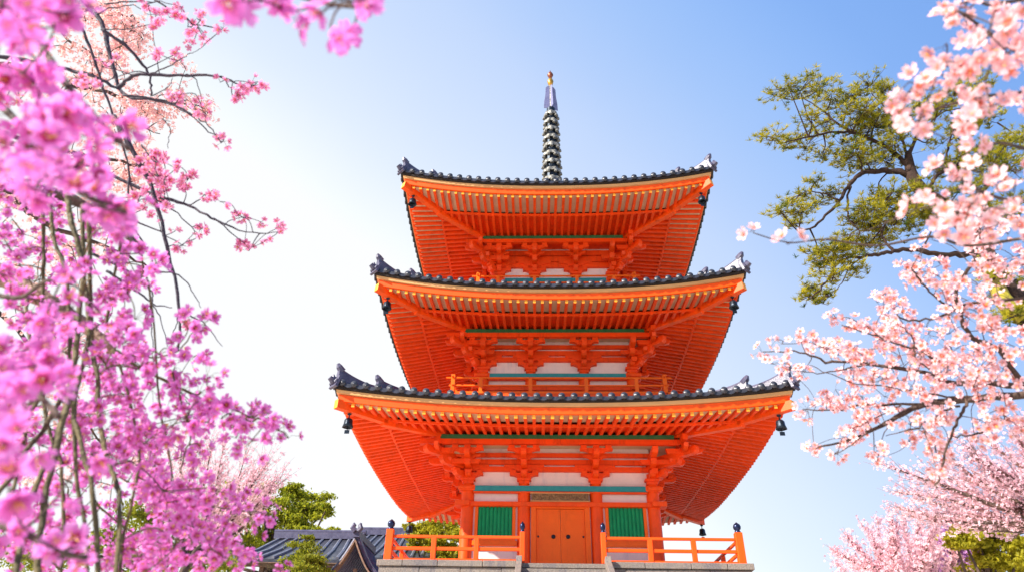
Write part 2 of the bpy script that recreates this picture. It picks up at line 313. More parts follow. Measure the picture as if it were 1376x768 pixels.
# ================================================================ pagoda
pag = root('pagoda', (0, YC, PZ), 'three-storey vermilion pagoda with dark tiled roofs and a tall ringed spire', 'pagoda')
CEN = (0, YC, 0)
def sp(x, r, z): return (x, YC-r, z)
ROOFS = [dict(R=5.97, e0=8.65, pr=3.57, pz=8.92, rt=2.60, zt=10.20, L=.36, b=2.72),
         dict(R=5.47, e0=12.53, pr=3.085, pz=12.76, rt=2.20, zt=14.42, L=.50, b=2.44),
         dict(R=5.15, e0=16.88, pr=2.70, pz=16.88, rt=.42, zt=20.9, L=.52, b=2.05)]
def mk_roof(q):
    Rr, e0, pr, pz, rt, zt, Lf = (q[k] for k in ('R', 'e0', 'pr', 'pz', 'rt', 'zt', 'L'))
    Rt = Rr+.22
    def lift(x, r):
        g = np.clip((r-pr*.85)/(Rr-pr*.85), 0, 1.1)
        return Lf*(np.minimum(abs(x)/Rr, 1.06)**2.3)*g
    def zb(x, r): return (pz+.06)+(e0-.17-pz-.06)*(r-pr)/(Rr-pr)+lift(x, r)
    def zs(x, r):
        s = np.clip((Rt-r)/(Rt-rt), 0, 1); return e0+.40+(zt-e0-.40)*(.66*s+.34*s*s)+lift(x, r)
    T = np.linspace(-1, 1, 49)
    def sweep(acc, sec, mi=0):
        n = len(sec); V = np.array([sp(t*r, r, e0+dz+lift(t*Rr, r)) for t in T for r, dz in sec])
        k = np.arange(n); k2 = (k+1) % n
        acc.add(V, np.concatenate([np.stack([i*n+k, i*n+k2, (i+1)*n+k2, (i+1)*n+k], 1) for i in range(len(T)-1)]), mi)
    # tiled surface
    a = Acc(); S = np.linspace(0, 1, 15)
    V = np.array([sp(t*r, r, float(zs(t*r, r))) for s_ in S for t in T for r in (Rt-(Rt-rt)*s_,)])
    nT = len(T); i, j = np.meshgrid(np.arange(len(S)-1), np.arange(nT-1), indexing='ij'); k = (i*nT+j).ravel()
    a.add(V, np.stack([k, k+1, k+nT+1, k+nT], 1)); a.rot4(CEN)
    rf = a.build('tiled_roof', 'tile', pag, smooth=True)
    # rows of round tiles with end discs and scalloped pendants
    a = Acc(); n = int(Rt/.33)
    pt = .33
    for j in range(-n, n+1):
        x = j*pt
        r1 = max(rt, abs(x)); rs = np.linspace(Rt+.02, r1, 7)
        if Rt-r1 > .15:
            a.tube([sp(x, r, float(zs(x, r))+.035) for r in rs], .074, 7)
        z0 = float(zs(x, Rt))+.03
        a.tube([sp(x, Rt+.055, z0), sp(x, Rt, z0)], .094, 10)
        a.tube([sp(x, Rt+.065, z0), sp(x, Rt+.05, z0)], .045, 8)
        if j < n:
            x2 = x+pt; zz = [float(zs(x, Rt)), float(zs(x2, Rt))]; pts = []
            for q_ in range(6):
                f = q_/5; pts.append((x+pt*f, zz[0]*(1-f)+zz[1]*f-.015-.075*math.sin(f*math.pi)))
            top = [(x2, zz[1]+.02), (x, zz[0]+.02)]
            P = pts+top; m_ = len(P)
            Vv = [sp(u, Rt+.025, v) for u, v in P]+[sp(u, Rt-.03, v) for u, v in P]
            a.add(Vv, [[i_, (i_+1) % m_, m_+(i_+1) % m_, m_+i_] for i_ in range(m_)]); a.add(Vv[:m_], [list(range(m_))])
    a.rot4(CEN); a.build('round_tiles', 'tile', rf, smooth=True)
    # boards of the eave edge
    a = Acc(); sweep(a, [(Rr-.03, .0), (Rr+.05, .0), (Rr+.07, .175), (Rr-.03, .175)]); a.rot4(CEN); a.build('eave_board', 'orange', rf)
    a = Acc(); sweep(a, [(Rr-.0, .185), (Rr+.125, .195), (Rr+.14, .285), (Rr-.0, .285)]); a.rot4(CEN); a.build('upper_eave_board', 'tan', rf)
    a = Acc(); sweep(a, [(Rr-.05, .288), (Rr+.19, .298), (Rr+.20, .375), (Rr-.05, .375)]); a.rot4(CEN); a.build('tile_batten', 'darkwood', rf)
    # soffit: orange-red inside, pale cream outside the middle beam
    rm = pr+.56*(Rr-pr)
    a = Acc()
    for (ra, rb, dz, mi) in ((q['b']-1.4, rm, .104, 0), (rm, Rr-.03, .163, 1)):
        V = np.array([sp(t*r, r, float(zb(t*r, r))+dz) for r in (ra, (ra+rb)/2, rb) for t in T]); k = np.concatenate([np.arange(nT-1), nT+np.arange(nT-1)])
        a.add(V, np.stack([k, k+1, k+nT+1, k+nT], 1), mi)
    a.rot4(CEN); a.build('soffit', ('rafter', 'cream'), rf)
    side = None
    for k_ in range(4):
        a = Acc(); sc = .245; n = int((Rr-.12)/sc)
        for j in range(-n, n+1):
            x = j*sc+rng.uniform(-.007, .007); jz = rng.uniform(-.004, .004)
            r0 = max(pr-.12, abs(x)+.06)
            if r0 < rm-.05: a.beam(sp(x, r0, float(zb(x, r0))+.05), sp(x, rm, float(zb(x, rm))+.05), .088, .10)
            r0 = max(rm-.04, abs(x)+.06)
            if r0 < Rr-.08:
                a.beam(sp(x, r0, float(zb(x, r0))+.11+jz), sp(x, Rr-rng.uniform(0, .012), float(zb(x, Rr))+.112+jz), .088+rng.uniform(-.004, .004), .10, endmi=1)
        V0 = Acc()
        nB = 24; TB = np.linspace(-1, 1, nB+1)
        for i_ in range(nB):
            a.beam(sp(TB[i_]*rm, rm, float(zb(TB[i_]*rm, rm))+.055), sp(TB[i_+1]*rm, rm, float(zb(TB[i_+1]*rm, rm))+.055), .07, .07)
        a.rot4(CEN, (k_,)); a.build('rafters', ('rafter', 'tipy'), rf)
    # hip rafters
    for k_ in range(4):
        a = Acc(); aa = [q['b']*.98, rm, Rr+.10]
        P = [np.array(sp(-v, v, float(zb(v, min(v, Rr)))+.0)) for v in aa]
        for i_ in (0, 1):
            P0, P1 = P[i_].copy(), P[i_+1].copy()
            if i_ == 0: P1 = P1+(P1-P0)*.04
            dz = (.0, .055)[i_]
            a.beam(P0+[0, 0, dz], P1+[0, 0, dz], .19, .25, endmi=1 if i_ else 0)
        a.rot4(CEN, (k_,)); a.build('hip_rafter', ('orange', 'tipy'), rf, bevel=.008)
    # hip ridges, two stepped lengths, each ending in an upswept tail over a face tile
    def ridge(acc, a0, a1, w_, h_, up, tail):
        vs = np.linspace(a0, a1, 16); P = []
        for v in vs:
            f = np.clip((v-(a1-tail))/tail, 0, 1)
            P.append((v, float(zs(v, v))-.02+up*f*f, 1-.25*f))
        sec = [(-.5, 0), (-.5, .30), (-.42, .32), (-.42, .55), (-.34, .57), (-.34, .74), (-.26, .9), (0, 1.0), (.26, .9), (.34, .74), (.34, .57), (.42, .55), (.42, .32), (.5, .30), (.5, 0)]
        V = []
        for i_, (v, z, sc_) in enumerate(P):
            g = 1 if i_ < len(P)-1 else .75
            for s_, u in sec:
                V.append(sp(-v+s_*w_*.707*sc_*g, v+s_*w_*.707*sc_*g, z+(u*h_*sc_ if u > 0 else -up*0.0-(.10+(z-float(zs(v, v))))*1.0)))
        n_ = len(sec); k = np.arange(n_); k2 = (k+1) % n_
        acc.add(V, np.concatenate([np.stack([i_*n_+k, i_*n_+k2, (i_+1)*n_+k2, (i_+1)*n_+k], 1) for i_ in range(len(P)-1)]))
        acc.add(V[-n_:], [list(range(n_))]); acc.add(V[:n_], [list(range(n_))[::-1]])
        v, z, _ = P[-1]
        # face tile under the tail and its curled horn
        d = np.array([-.707, -.707, 0.]); e = np.array(sp(-v, v, float(zs(v, v))))
        acc.beam(e+[0, 0, .02]+d*.0, e+d*.07+[0, 0, .04], w_*1.35, .34)
        acc.tube([e+d*.05+[0, 0, .10], e+d*.12+[0, 0, .16], e+d*.13+[0, 0, .23]], [.075, .06, .03], 7)
        for sg in (-1, 1):
            n2 = np.array([.707, -.707, 0])*sg
            acc.tube([e+d*.06+n2*.06+[0, 0, .02], e+d*.10+n2*.13+[0, 0, .0], e+d*.09+n2*.17+[0, 0, .08]], [.06, .05, .02], 6)
        t0 = e+[0, 0, up+h_*.62]
        acc.tube([t0-d*.12+[0, 0, -.08], t0+d*.0+[0, 0, .03], t0+d*.05+[0, 0, .11]], [.11, .09, .04], 8)
    for k_ in range(4):
        a = Acc(); ridge(a, rt+.02, Rt-.95, .30, .46, .26, 1.1); ridge(a, Rt-1.05, Rt-.06, .26, .36, .26, .95)
        e = np.array(sp(-Rt, Rt, float(zs(Rt, Rt))))
        a.tube([e+[.12, .12, .03], e+[-.03, -.03, .05], e+[-.10, -.10, .11]], [.09, .095, .07], 8)
        a.rot4(CEN, (k_,)); a.build('hip_ridge', 'ridge', rf)
    return lift, zb, zs
FN = [mk_roof(q) for q in ROOFS]

def boat(l, h, flat=.45, n=5):
    """outline of a bracket arm: flat top, ends curving in underneath"""
    P = [(-l/2, h), (-l/2, h*.55)]
    for i in range(1, n+1):
        t = i/n*math.pi/2; P.append((-l/2+(l/2-l*flat/2)*math.sin(t)*1.0, h*.55*(math.cos(t))))
    return P+[(-x, z) for x, z in P[::-1]]
def nose(x1, h):
    """arm projecting from 0 to x1 with a curved underside at its free end"""
    return [(-.1, h), (-.1, 0), (x1-.16, 0), (x1-.06, h*.12), (x1, h*.45), (x1+.01, h)]
def bracket(b, z0, H, reach, x, a):
    s = H/.95
    a.box(sp(x, b, z0+.045*s), (.32, .32, .09*s)); a.box(sp(x, b, z0+.125*s), (.42, .42, .075*s))
    a.prism(boat(.86, .17*s), .17, sp(x, b+.07, z0+.165*s), (1, 0))
    for sg in (-1, 0, 1): a.box(sp(x+sg*.33, b+.07, z0+.365*s), (.18, .19, .085*s))
    a.prism(boat(1.2, .17*s), .16, sp(x, b+.072, z0+.41*s), (1, 0))
    for kk, (zz, rr) in enumerate(((.165, .30*reach+.12), (.41, .64*reach+.12), (.60, reach+.20))):
        a.prism(nose(rr, .18*s), .165, sp(x, b, z0+zz*s), (0, -1))
        a.box(sp(x, b+rr-.13, z0+(zz+.185)*s), (.22, .19, .065*s))
        if kk == 1: a.prism(boat(.74, .14*s), .14, sp(x, b+rr-.13, z0+(zz+.225)*s-.03), (1, 0))
    a.prism(boat(.96, .15*s), .15, sp(x, b+reach, z0+.69*s), (1, 0))
    for sg in (-1, 0, 1): a.box(sp(x+sg*.36, b+reach, z0+.87*s), (.18, .18, .10*s))
def corner_bracket(b, z0, H, reach, a):
    s = H/.95; x = -b
    bracket(b, z0, H, reach, x, a)
    for kk, (zz, rr) in enumerate(((.165, .30*reach+.16), (.41, .64*reach+.25), (.60, reach+.40))):
        a.prism(nose(rr, .18*s), .165, sp(x, b, z0+zz*s+.003), (-1, 0))                        # along the other wall
        a.prism(nose(rr*1.36, .18*s), .19, sp(x, b, z0+zz*s+.006), (-.7071, -.7071))           # diagonal
        a.box(sp(x-rr*.9, b+rr*.9, z0+(zz+.19)*s), (.2, .2, .07*s), 0, math.pi/4)
    # arms in the purlin plane running on past the corner
    for sx, ax, o in ((0, (-1, 0), sp(-b-reach, b+reach, z0+.69*s)), (1, (0, -1), sp(-b-reach, b+reach, z0+.692*s))):
        a.prism([(-.5, .14*s), (-.45, 0), (.42, 0), (.56, .04), (.62, .14*s)], .13, o, ax)
    a.prism([(-.4, .13*s), (-.35, 0), (.50, 0), (.64, .04), (.70, .14*s)], .13, sp(-b-.02, b+reach*.64, z0+.47*s), (-1, 0))
    a.prism([(-.4, .13*s), (-.35, 0), (.50, 0), (.64, .04), (.70, .14*s)], .13, sp(-b-reach*.64, b+.02, z0+.472*s), (0, -1))
    a.box(sp(-b-reach-.04, b+reach+.04, z0+1.06*s), (.15, .15, .42))

def purlins(b, z0, H, reach, pz):
    pr = b+reach
    for k_ in range(4):
        a = Acc(); a.beam(sp(-pr-.58, pr, z0+H+.075), sp(pr+.10, pr, z0+H+.075), .15, .155); a.rot4(CEN, (k_,))
        a.build('purlin_beam', 'verm', pag, bevel=.006)
        a = Acc(); a.beam(sp(-pr+.02, pr-.0, pz-.01), sp(pr-.22, pr-.0, pz-.012), .16, .13); a.rot4(CEN, (k_,)); a.build('green_purlin', 'dkgreen', pag)
        a = Acc()
        for zz, hh in ((.43, .15), (.645, .15), (.865, .12)) if b > 2.2 else ((.43, .17), (.645, .19), (.87, .17)):
            s = H/.95; a.box(sp(0, b+.05, z0+(zz+.03)*s), (2*b+.1, .115, hh*s))
        a.rot4(CEN, (k_,)); a.build('wall_beam', 'verm', pag)
        # pale ceiling boards between wall and purlin
        a = Acc(); V = [sp(-pr, pr-.07, pz-.06), sp(pr, pr-.07, pz-.06), sp(b, b+.0, pz-.045), sp(-b, b+.0, pz-.045)]
        a.add(V, [[0, 1, 2, 3]]); a.rot4(CEN, (k_,)); a.build('eave_ceiling', 'verm' if b < 2.2 else 'cream', pag)
def storey(b, bi, zf, z0, q, walls=True):
    H = q['pz']-.225-z0; reach = q['pr']-b
    cols = [(x, r) for r in (b,) for x in (-b, -bi, bi)]
    first = None
    for k_ in range(4):
        for x in (-b, -bi, bi):
            a = Acc(); prof = [(.185, zf), (.185, z0-.30), (.178, z0-.12), (.15, z0)]
            a.lathe(prof, (x, YC-b, 0), 20); a.add([(x, YC-b, z0)]*3, [[0, 1, 2]]); a.rot4(CEN, (k_,)); a.build('column', 'column', pag, smooth=True)
        for x in (-bi, bi):
            a = Acc(); bracket(b, z0, H, reach, x, a); a.rot4(CEN, (k_,)); a.build('bracket', 'verm', pag, bevel=.006)
        a = Acc(); corner_bracket(b, z0, H, reach, a); a.rot4(CEN, (k_,)); a.build('corner_bracket', 'verm', pag, bevel=.006)
        a = Acc(); a.box(sp(0, b-.03, (zf+q['pz']-.05)/2), (2*b-.06, .06, q['pz']-.05-zf)); a.rot4(CEN, (k_,)); a.build('plaster_wall', 'plaster', pag)
        a = Acc(); a.box(sp(0, b+.16, z0-.155), (2*b-.34, .10, .155)); a.rot4(CEN, (k_,)); a.build('teal_beam', 'teal', pag, bevel=.006)
        a = Acc(); a.box(sp(0, b+.13, z0-.262), (2*b-.34, .12, .04)); a.rot4(CEN, (k_,)); a.build('thin_rail_under_teal_beam', 'orange', pag)
        a = Acc(); a.box(sp(-b, b, z0-.14), (.44, .44, .17)); a.box(sp(-b-.06, b+.06, z0-.145), (.44, .44, .10)); a.rot4(CEN, (k_,)); a.build('column_head', 'orange', pag, bevel=.02)
        a = Acc(); a.box(sp(-.16, b+.13, z0-.605), (2*b+.40, .16, .13)); a.box(sp(-b-.13, b+.13, z0-.606), (.42, .42, .14)); a.rot4(CEN, (k_,)); a.build('lintel', 'orange', pag, bevel=.012)
    purlins(b, z0, H, reach, q['pz'])
storey(2.72, 1.06, PZ-.1, 7.75, ROOFS[0])
storey(2.44, .875, 10.2, 11.52, ROOFS[1])
storey(2.05, .75, 14.3, 15.50, ROOFS[2])
# ground-floor infill on each side
def window(cx, b):
    a = Acc(); z1, z2 = 6.19, 7.08; w2 = .50; r = b+.03
    a.box(sp(cx-w2-.045, r, (z1+z2)/2), (.09, .12, z2-z1+.14)); a.box(sp(cx+w2+.045, r, (z1+z2)/2), (.09, .12, z2-z1+.14))
    a.box(sp(cx, r, z1-.035), (2*w2, .12, .07)); a.box(sp(cx, r, z2+.035), (2*w2, .118, .07))
    g = Acc(); g.box(sp(cx, b+.012, (z1+z2)/2), (2*w2, .02, z2-z1))
    for i in range(9):
        x = cx-w2+.055+i*(2*w2-.11)/8
        g.box(sp(x, b+.052, (z1+z2)/2), (.062, .062, z2-z1-.004), 0, math.pi/4)
    return a, g
for k_ in range(4):
    b = 2.72
    for cx in (-1.89, 1.89):
        a, g = window(cx, b); a.rot4(CEN, (k_,)); g.rot4(CEN, (k_,))
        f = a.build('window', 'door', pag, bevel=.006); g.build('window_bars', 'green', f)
    a = Acc()
    for sx in (-1, 1):
        a.box(sp(sx*.775, b+.05, 6.13), (.15, .16, 2.0)); 
        a.box(sp(sx*1.89, b+.06, 6.06), (1.28, .14, .13)); a.box(sp(sx*1.89, b+.06, 5.22), (1.28, .14, .2))
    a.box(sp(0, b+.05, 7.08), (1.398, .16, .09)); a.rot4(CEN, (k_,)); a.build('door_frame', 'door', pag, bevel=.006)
    for sx in (-1, 1):
        a = Acc(); a.box(sp(sx*.351, b+.04, 6.08), (.694, .06, 1.9)); a.box(sp(sx*.351, b+.065, 7.0), (.69, .03, .05)); a.box(sp(sx*.67, b+.065, 6.08), (.05, .03, 1.78)); a.rot4(CEN, (k_,))
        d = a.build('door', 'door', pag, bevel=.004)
        a = Acc(); a.tube([sp(sx*.21, b+.07, 6.26), sp(sx*.21, b+.10, 6.26), sp(sx*.21, b+.115, 6.26)], [.062, .055, .03], 12); a.rot4(CEN, (k_,)); a.build('door_knob', 'iron', d)
        a = Acc(); a.tube([sp(sx*.645, b+.08, 6.26), sp(sx*.645, b+.10, 6.26)], [.03, .02], 10); a.rot4(CEN, (k_,)); a.build('hinge_stud', 'iron', d)
a = Acc(); a.box(sp(0, 2.72+.17, 7.345), (1.66, .06, .20))
pl = a.build('carved_plaque', 'plaque', pag, bevel=.01)
a = Acc(); a.box(sp(0, 2.72+.17, 7.46), (1.74, .08, .03)); a.box(sp(0, 2.72+.17, 7.23), (1.74, .08, .03)); a.build('plaque_frame', 'tan', pl)
# upper balconies
def balcony(hw, zf, zt, xs, dx):
    for k_ in range(4):
        a = Acc(); a.box(sp(0, hw-.10, zf-.11), (2*hw+.0, .5, .14)); a.rot4(CEN, (k_,)) ; a.build('balcony_edge', 'orange', pag)
        rl = Acc()
        rl.tube([sp(-hw-.22, hw, zt), sp(hw+.22, hw, zt)], .032, 8)
        rl.box(sp(0, hw, zf+(zt-zf)*.52), (2*hw+.24, .05, .045)); rl.box(sp(0, hw, zf+.03), (2*hw+.3, .08, .08)); rl.rot4(CEN, (k_,))
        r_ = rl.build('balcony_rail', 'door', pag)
        for x in xs:
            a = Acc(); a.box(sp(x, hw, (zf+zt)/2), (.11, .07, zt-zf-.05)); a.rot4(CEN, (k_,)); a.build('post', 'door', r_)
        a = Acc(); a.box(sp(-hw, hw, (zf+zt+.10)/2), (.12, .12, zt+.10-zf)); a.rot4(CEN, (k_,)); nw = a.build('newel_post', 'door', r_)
    return
balcony(3.32, 10.42, 10.96, (-2.44, -.875, .875, 2.44), 0)
balcony(2.76, 14.60, 15.17, (-2.05, -.75, .75, 2.05), 0)
# spire
a = Acc(); a.box((0, YC, 21.0), (1.0, 1.0, .34)); a.box((0, YC, 21.2), (1.16, 1.16, .08)); a.lathe([(.5, 21.24), (.46, 21.45), (.3, 21.62), (.14, 21.66)], (0, YC, 0), 20)
spire = a.build('spire', 'bronze', pag, smooth=False)
a = Acc(); a.lathe([(.30, 21.6), (.20, 26.5)], (0, YC, 0), 16); a.build('dark_core', 'iron', spire)
a = Acc(); a.tube([(0, YC, 21.5), (0, YC, 28.6)], [.085, .045], 10); a.build('shaft', 'bronze', spire)
for i in range(9):
    z = 21.95+i*.515; r0 = .435-.012*i; a = Acc()
    a.lathe([(r0*.72, z-.07), (r0*.92, z-.09), (r0*.97, z), (r0*.90, z+.08), (r0*.70, z+.09), (r0*.70, z)], (0, YC, 0), 60, lob=8, amp=.055, ph=(i % 2)*math.pi)
    for s_ in range(8):
        an = s_*math.pi/4+(i % 2)*math.pi/8
        a.beam((0, YC, z), (math.cos(an)*r0*.86, YC+math.sin(an)*r0*.86, z), .05, .07)
        a.tube([(math.cos(an)*r0*.98, YC+math.sin(an)*r0*.98, z-.12), (math.cos(an)*r0*.98, YC+math.sin(an)*r0*.98, z-.24)], [.055, .075], 6)
    a.lathe([(.13, z-.1), (.17, z), (.13, z+.1)], (0, YC, 0), 12)
    a.build('ring', 'bronze', spire, smooth=False)
a = Acc()
for an in (0, math.pi/2, math.pi, 3*math.pi/2):
    ca, sa = math.cos(an+.3), math.sin(an+.3)
    a.prism([(.05, 26.55), (.35, 26.5), (.33, 26.95), (.27, 27.4), (.25, 27.9), (.17, 28.05), (.05, 28.1)], .02, (0, YC, 0), (ca, sa))
a.build('flame_finial', 'flame', spire)
a = Acc(); a.lathe([(.02, 28.13), (.11, 28.22), (.155, 28.42), (.10, 28.6), (.02, 28.68)], (0, YC, 0), 14); a.build('gold_jewel', 'gold', spire, smooth=True)
a = Acc(); a.lathe([(.02, 28.68), (.08, 28.72), (.15, 28.9), (.09, 29.05), (.03, 29.15), (.0, 29.28)], (0, YC, 0), 14); a.build('top_jewel', 'copper', spire, smooth=True)

# ================================================================ wind bells under the roof corners
cname = {(-1, 1): 'front left', (1, 1): 'front right', (-1, -1): 'rear left', (1, -1): 'rear right'}
lv = ('lowest', 'middle', 'top')
for i, q in enumerate(ROOFS):
    for (sx, sy), nm in cname.items():
        if i > 0 and sy < 0: continue
        v = q['R']-(.22 if sy > 0 else -.02); zt_ = float(FN[i][1](v, min(v, q['R'])))-.06; x, y = sx*v, YC-sy*v
        t = root('wind_bell', (x, y, zt_-.5), 'small dark bell hanging from the %s corner of the %s pagoda roof' % (nm, lv[i]), 'bell', 'wind bells under the pagoda roof corners')
        a = Acc(); a.tube([(x, y, zt_), (x, y, zt_-.16)], .018, 6); a.tube([(x-.05, y, zt_-.03), (x+.05, y, zt_-.03)], .03, 6); a.build('hanger', 'iron', t)
        a = Acc(); z = zt_-.15; a.lathe([(.02, z), (.08, z-.015), (.11, z-.06), (.115, z-.16), (.145, z-.26), (.12, z-.265), (.09, z-.16), (.02, z-.06)], (x, y, 0), 16, lob=4, amp=.06); a.build('bell_body', 'iron', t, smooth=True)
        a = Acc(); a.tube([(x, y, z-.1), (x, y, z-.36)], .01, 5); a.box((x, y, z-.38), (.13, .012, .10)); a.build('clapper', 'iron', t)

# ================================================================ podium railings
def cap(acc, x, y, z, r):
    acc.lathe([(r*.9, z), (r*1.0, z+.03), (r*.72, z+.045), (r*.72, z+.06), (r*1.12, z+.10), (r*1.2, z+.155), (r*.95, z+.21), (r*.4, z+.245), (0.0, z+.275)], (x, y, 0), 16)
def railing(sx, label):
    yf = YC-4.55; xo, xi = sx*4.53, sx*1.05
    t = root('podium_railing', (xo, yf, PZ), label, 'railing', 'vermilion railings on the podium')
    for j, (x, w_, zt_) in enumerate(((xo, .19, 6.0), (xi, .13, 5.97))):
        a = Acc(); a.box((x, yf, (PZ-.02+zt_)/2), (w_, w_, zt_-PZ+.02)); p = a.build('newel_post', 'orange', t, bevel=.012)
        a = Acc(); cap(a, x, yf, zt_, w_*.44); a.build('onion_cap', 'cap', p, smooth=True)
    def run(p, q, posts, nm):
        p = np.array(p); q = np.array(q)
        for z, w_, h_ in ((5.83, .07, .07), (5.53, .06, .085), (5.25, .09, .07)):
            a = Acc(); a.beam((*p, z), (*q, z), w_, h_); a.build(nm, 'orange', t, bevel=.01)
        for f in posts:
            x, y = p+(q-p)*f; a = Acc(); a.box((x, y, 5.51), (.12, .12, .58) if abs(q[0]-p[0]) > .1 else (.11, .13, .58)); a.build('post', 'orange', t, bevel=.008)
    run((xo-sx*.09, yf), (xi+sx*.06, yf), (.325, .66), 'rail')
    run((xo, yf+.09), (xo, YC+4.5), (.2, .4, .6, .8, .99), 'side_rail')
railing(-1, 'orange railing with dark caps on the podium, left of the pagoda door')
railing(1, 'orange railing with dark caps on the podium, right of the pagoda door')

# ================================================================ tiled halls far left
def gable_tiles(acc, p0, p1, q0, q1, n, r):
    """n rows of round tiles from the ridge line p0-p1 down to the eave line q0-q1"""
    for i in range(n+1):
        f = i/n; A_ = p0+(p1-p0)*f; B_ = q0+(q1-q0)*f; mid = (A_+B_)/2-np.array([0, 0, .12])
        acc.tube([A_, mid, B_], r, 6)
def hall(xl, xr, ztop, zeave, Y, depth, label, nm, zb=4.1, gable_face=None, h2=0):
    t = root(nm, ((xl+xr)/2, Y+depth, zb), label, 'building')
    a = Acc(); p0 = np.array([xl, Y+depth, ztop]); p1 = np.array([xr, Y+depth, ztop]); q0 = np.array([xl-.9, Y, zeave]); q1 = np.array([xr+.5, Y, zeave])
    for sg in (0, 1):
        Q0, Q1 = q0.copy(), q1.copy()
        if sg: Q0[1] = Q1[1] = Y+2*depth
        m0 = (p0+Q0)/2-[0, 0, .12]; m1 = (p1+Q1)/2-[0, 0, .12]
        a.add([p0, p1, m1, m0, Q1, Q0], [[0, 1, 2, 3], [3, 2, 4, 5]])
        a.add([Q0, Q1, Q1-[0, 0, .14], Q0-[0, 0, .14]], [[0, 1, 2, 3]])
    rf = a.build('roof', 'tile', t)
    a = Acc(); gable_tiles(a, p0-[0, 0, .0], p1, q0+[0, 0, .05], q1+[0, 0, .05], int((xr-xl)/.42), .085); a.build('tile_rows', 'halltile', rf)
    a = Acc(); a.beam(p0+[-.3, 0, .12], p1+[.3, 0, .12], .36, .30); a.tube([p0+[-.35, 0, .32], p1+[.35, 0, .32]], .12, 8); a.build('ridge', 'ridge', rf)
    a = Acc(); a.box(((xl+xr)/2, Y+depth, (zb+zeave)/2), (xr-xl-.9, 2*depth-1.8, zeave-zb+.2)); a.build('wall', 'darkwood', t)
    a = Acc(); a.beam(q0+[0, .25, -.22], q1+[0, .25, -.22], .12, .16); a.beam(q0+[0, 0.03, -.13], q1+[0, 0.03, -.13], .05, .09); a.build('eave_beam', 'wood', t)
    a = Acc()
    for x in np.arange(xl+.3, xr, 1.8): a.box((x, Y+.55, (zb+zeave)/2), (.2, .2, zeave-zb))
    a.build('veranda_posts', 'wood', t)
    return t
M['halltile'] = mat('hall_tile', (0.07, 0.075, 0.11), 0.35, 0, 6, 0.1, 50, spec=0.5, col2=(0.20, 0.21, 0.26))
e0 = at_y(350, 750, 33); e1 = at_y(478, 751, 33); r0 = at_y(377, 723, 36); r1 = at_y(474, 723, 36)
hall(r0[0], r1[0]+.3, (r0[2]+r1[2])/2, (e0[2]+e1[2])/2, 33, 3.0, 'low hall with grey-blue tiled roof behind the pink blossoms at left', 'temple_hall')
r0 = at_y(488, 719, 42); r1 = at_y(560, 717, 42); e0 = at_y(500, 748, 39)
hall(r0[0], r1[0]+1.5, (r0[2]+r1[2])/2, e0[2], 39, 3.0, 'tiled hall partly hidden behind the podium railing, right of the gabled gate', 'temple_hall')
# gabled gate roof seen end-on between the two halls
pk = at_y(479, 722, 30); bl = at_y(460, 772, 30); br = at_y(503, 760, 30)
gt = root('temple_gate', (pk[0], 31.2, 4.1), 'gabled timber gate with curved bargeboards and a horned ridge end, between two tiled halls', 'gate')
def curve(pk, e, n=9, sag=.30):
    return [pk+(e-pk)*(i/n)-np.array([0, 0, 1])*sag*math.sin(i/n*math.pi) for i in range(n+1)]
a = Acc(); G = []
for e in (bl, br):
    e = np.array([pk[0]+(1 if e is br else -1)*1.25, 30, 4.1+2.55]); cv = curve(pk, e)
    G.append(cv)
    for i in range(9): a.add([cv[i], cv[i+1], cv[i+1]+[0, 3.2, 0], cv[i]+[0, 3.2, 0]], [[0, 1, 2, 3]])
    a.tube([c_+np.array([0, .12, .08]) for c_ in cv], .10, 8); a.tube([c_+np.array([0, .40, .08]) for c_ in cv], .10, 8)
    for yy in np.arange(.7, 3.2, .3): a.tube([c_+np.array([0, yy, .05]) for c_ in cv], .07, 6)
rf = a.build('roof', 'gatetile', gt) if 'gatetile' in M else a.build('roof', 'ridge', gt)
for cv in G:
    a = Acc()
    for i in range(9): a.beam(cv[i]+[0, -.02, -.12], cv[i+1]+[0, -.02, -.12], .06, .36, up=(0, -1, 0.001))
    a.build('bargeboard', 'wood', gt)
a = Acc(); a.beam(pk+[0, -.1, .16], pk+[0, 3.3, .16], .26, .28)
for sg in (-1, 1): a.tube([pk+[sg*.06, -.12, .25], pk+[sg*.18, -.14, .38], pk+[sg*.12, -.14, .50], pk+[sg*.16, -.14, .58]], [.12, .12, .09, .04], 7)
a.build('ridge', 'ridge', gt)
a = Acc(); a.box((pk[0], 30.5, 6.3), (2.0, .12, .18)); a.box((pk[0], 30.5, 6.75), (.14, .12, .8)); a.build('gable_beam', 'wood', gt)
for sg in (-1, 1):
    a = Acc(); a.box((pk[0]+sg*.95, 30.5, 5.25), (.2, .2, 2.4)); a.build('post', 'wood', gt); a = Acc(); a.box((pk[0]+sg*.95, 32.6, 5.25), (.2, .2, 2.4)); a.build('post', 'wood', gt)
a = Acc(); a.box((pk[0], 31.5, 5.2), (1.7, .1, 2.2)); a.build('door_panel', 'darkwood', gt)

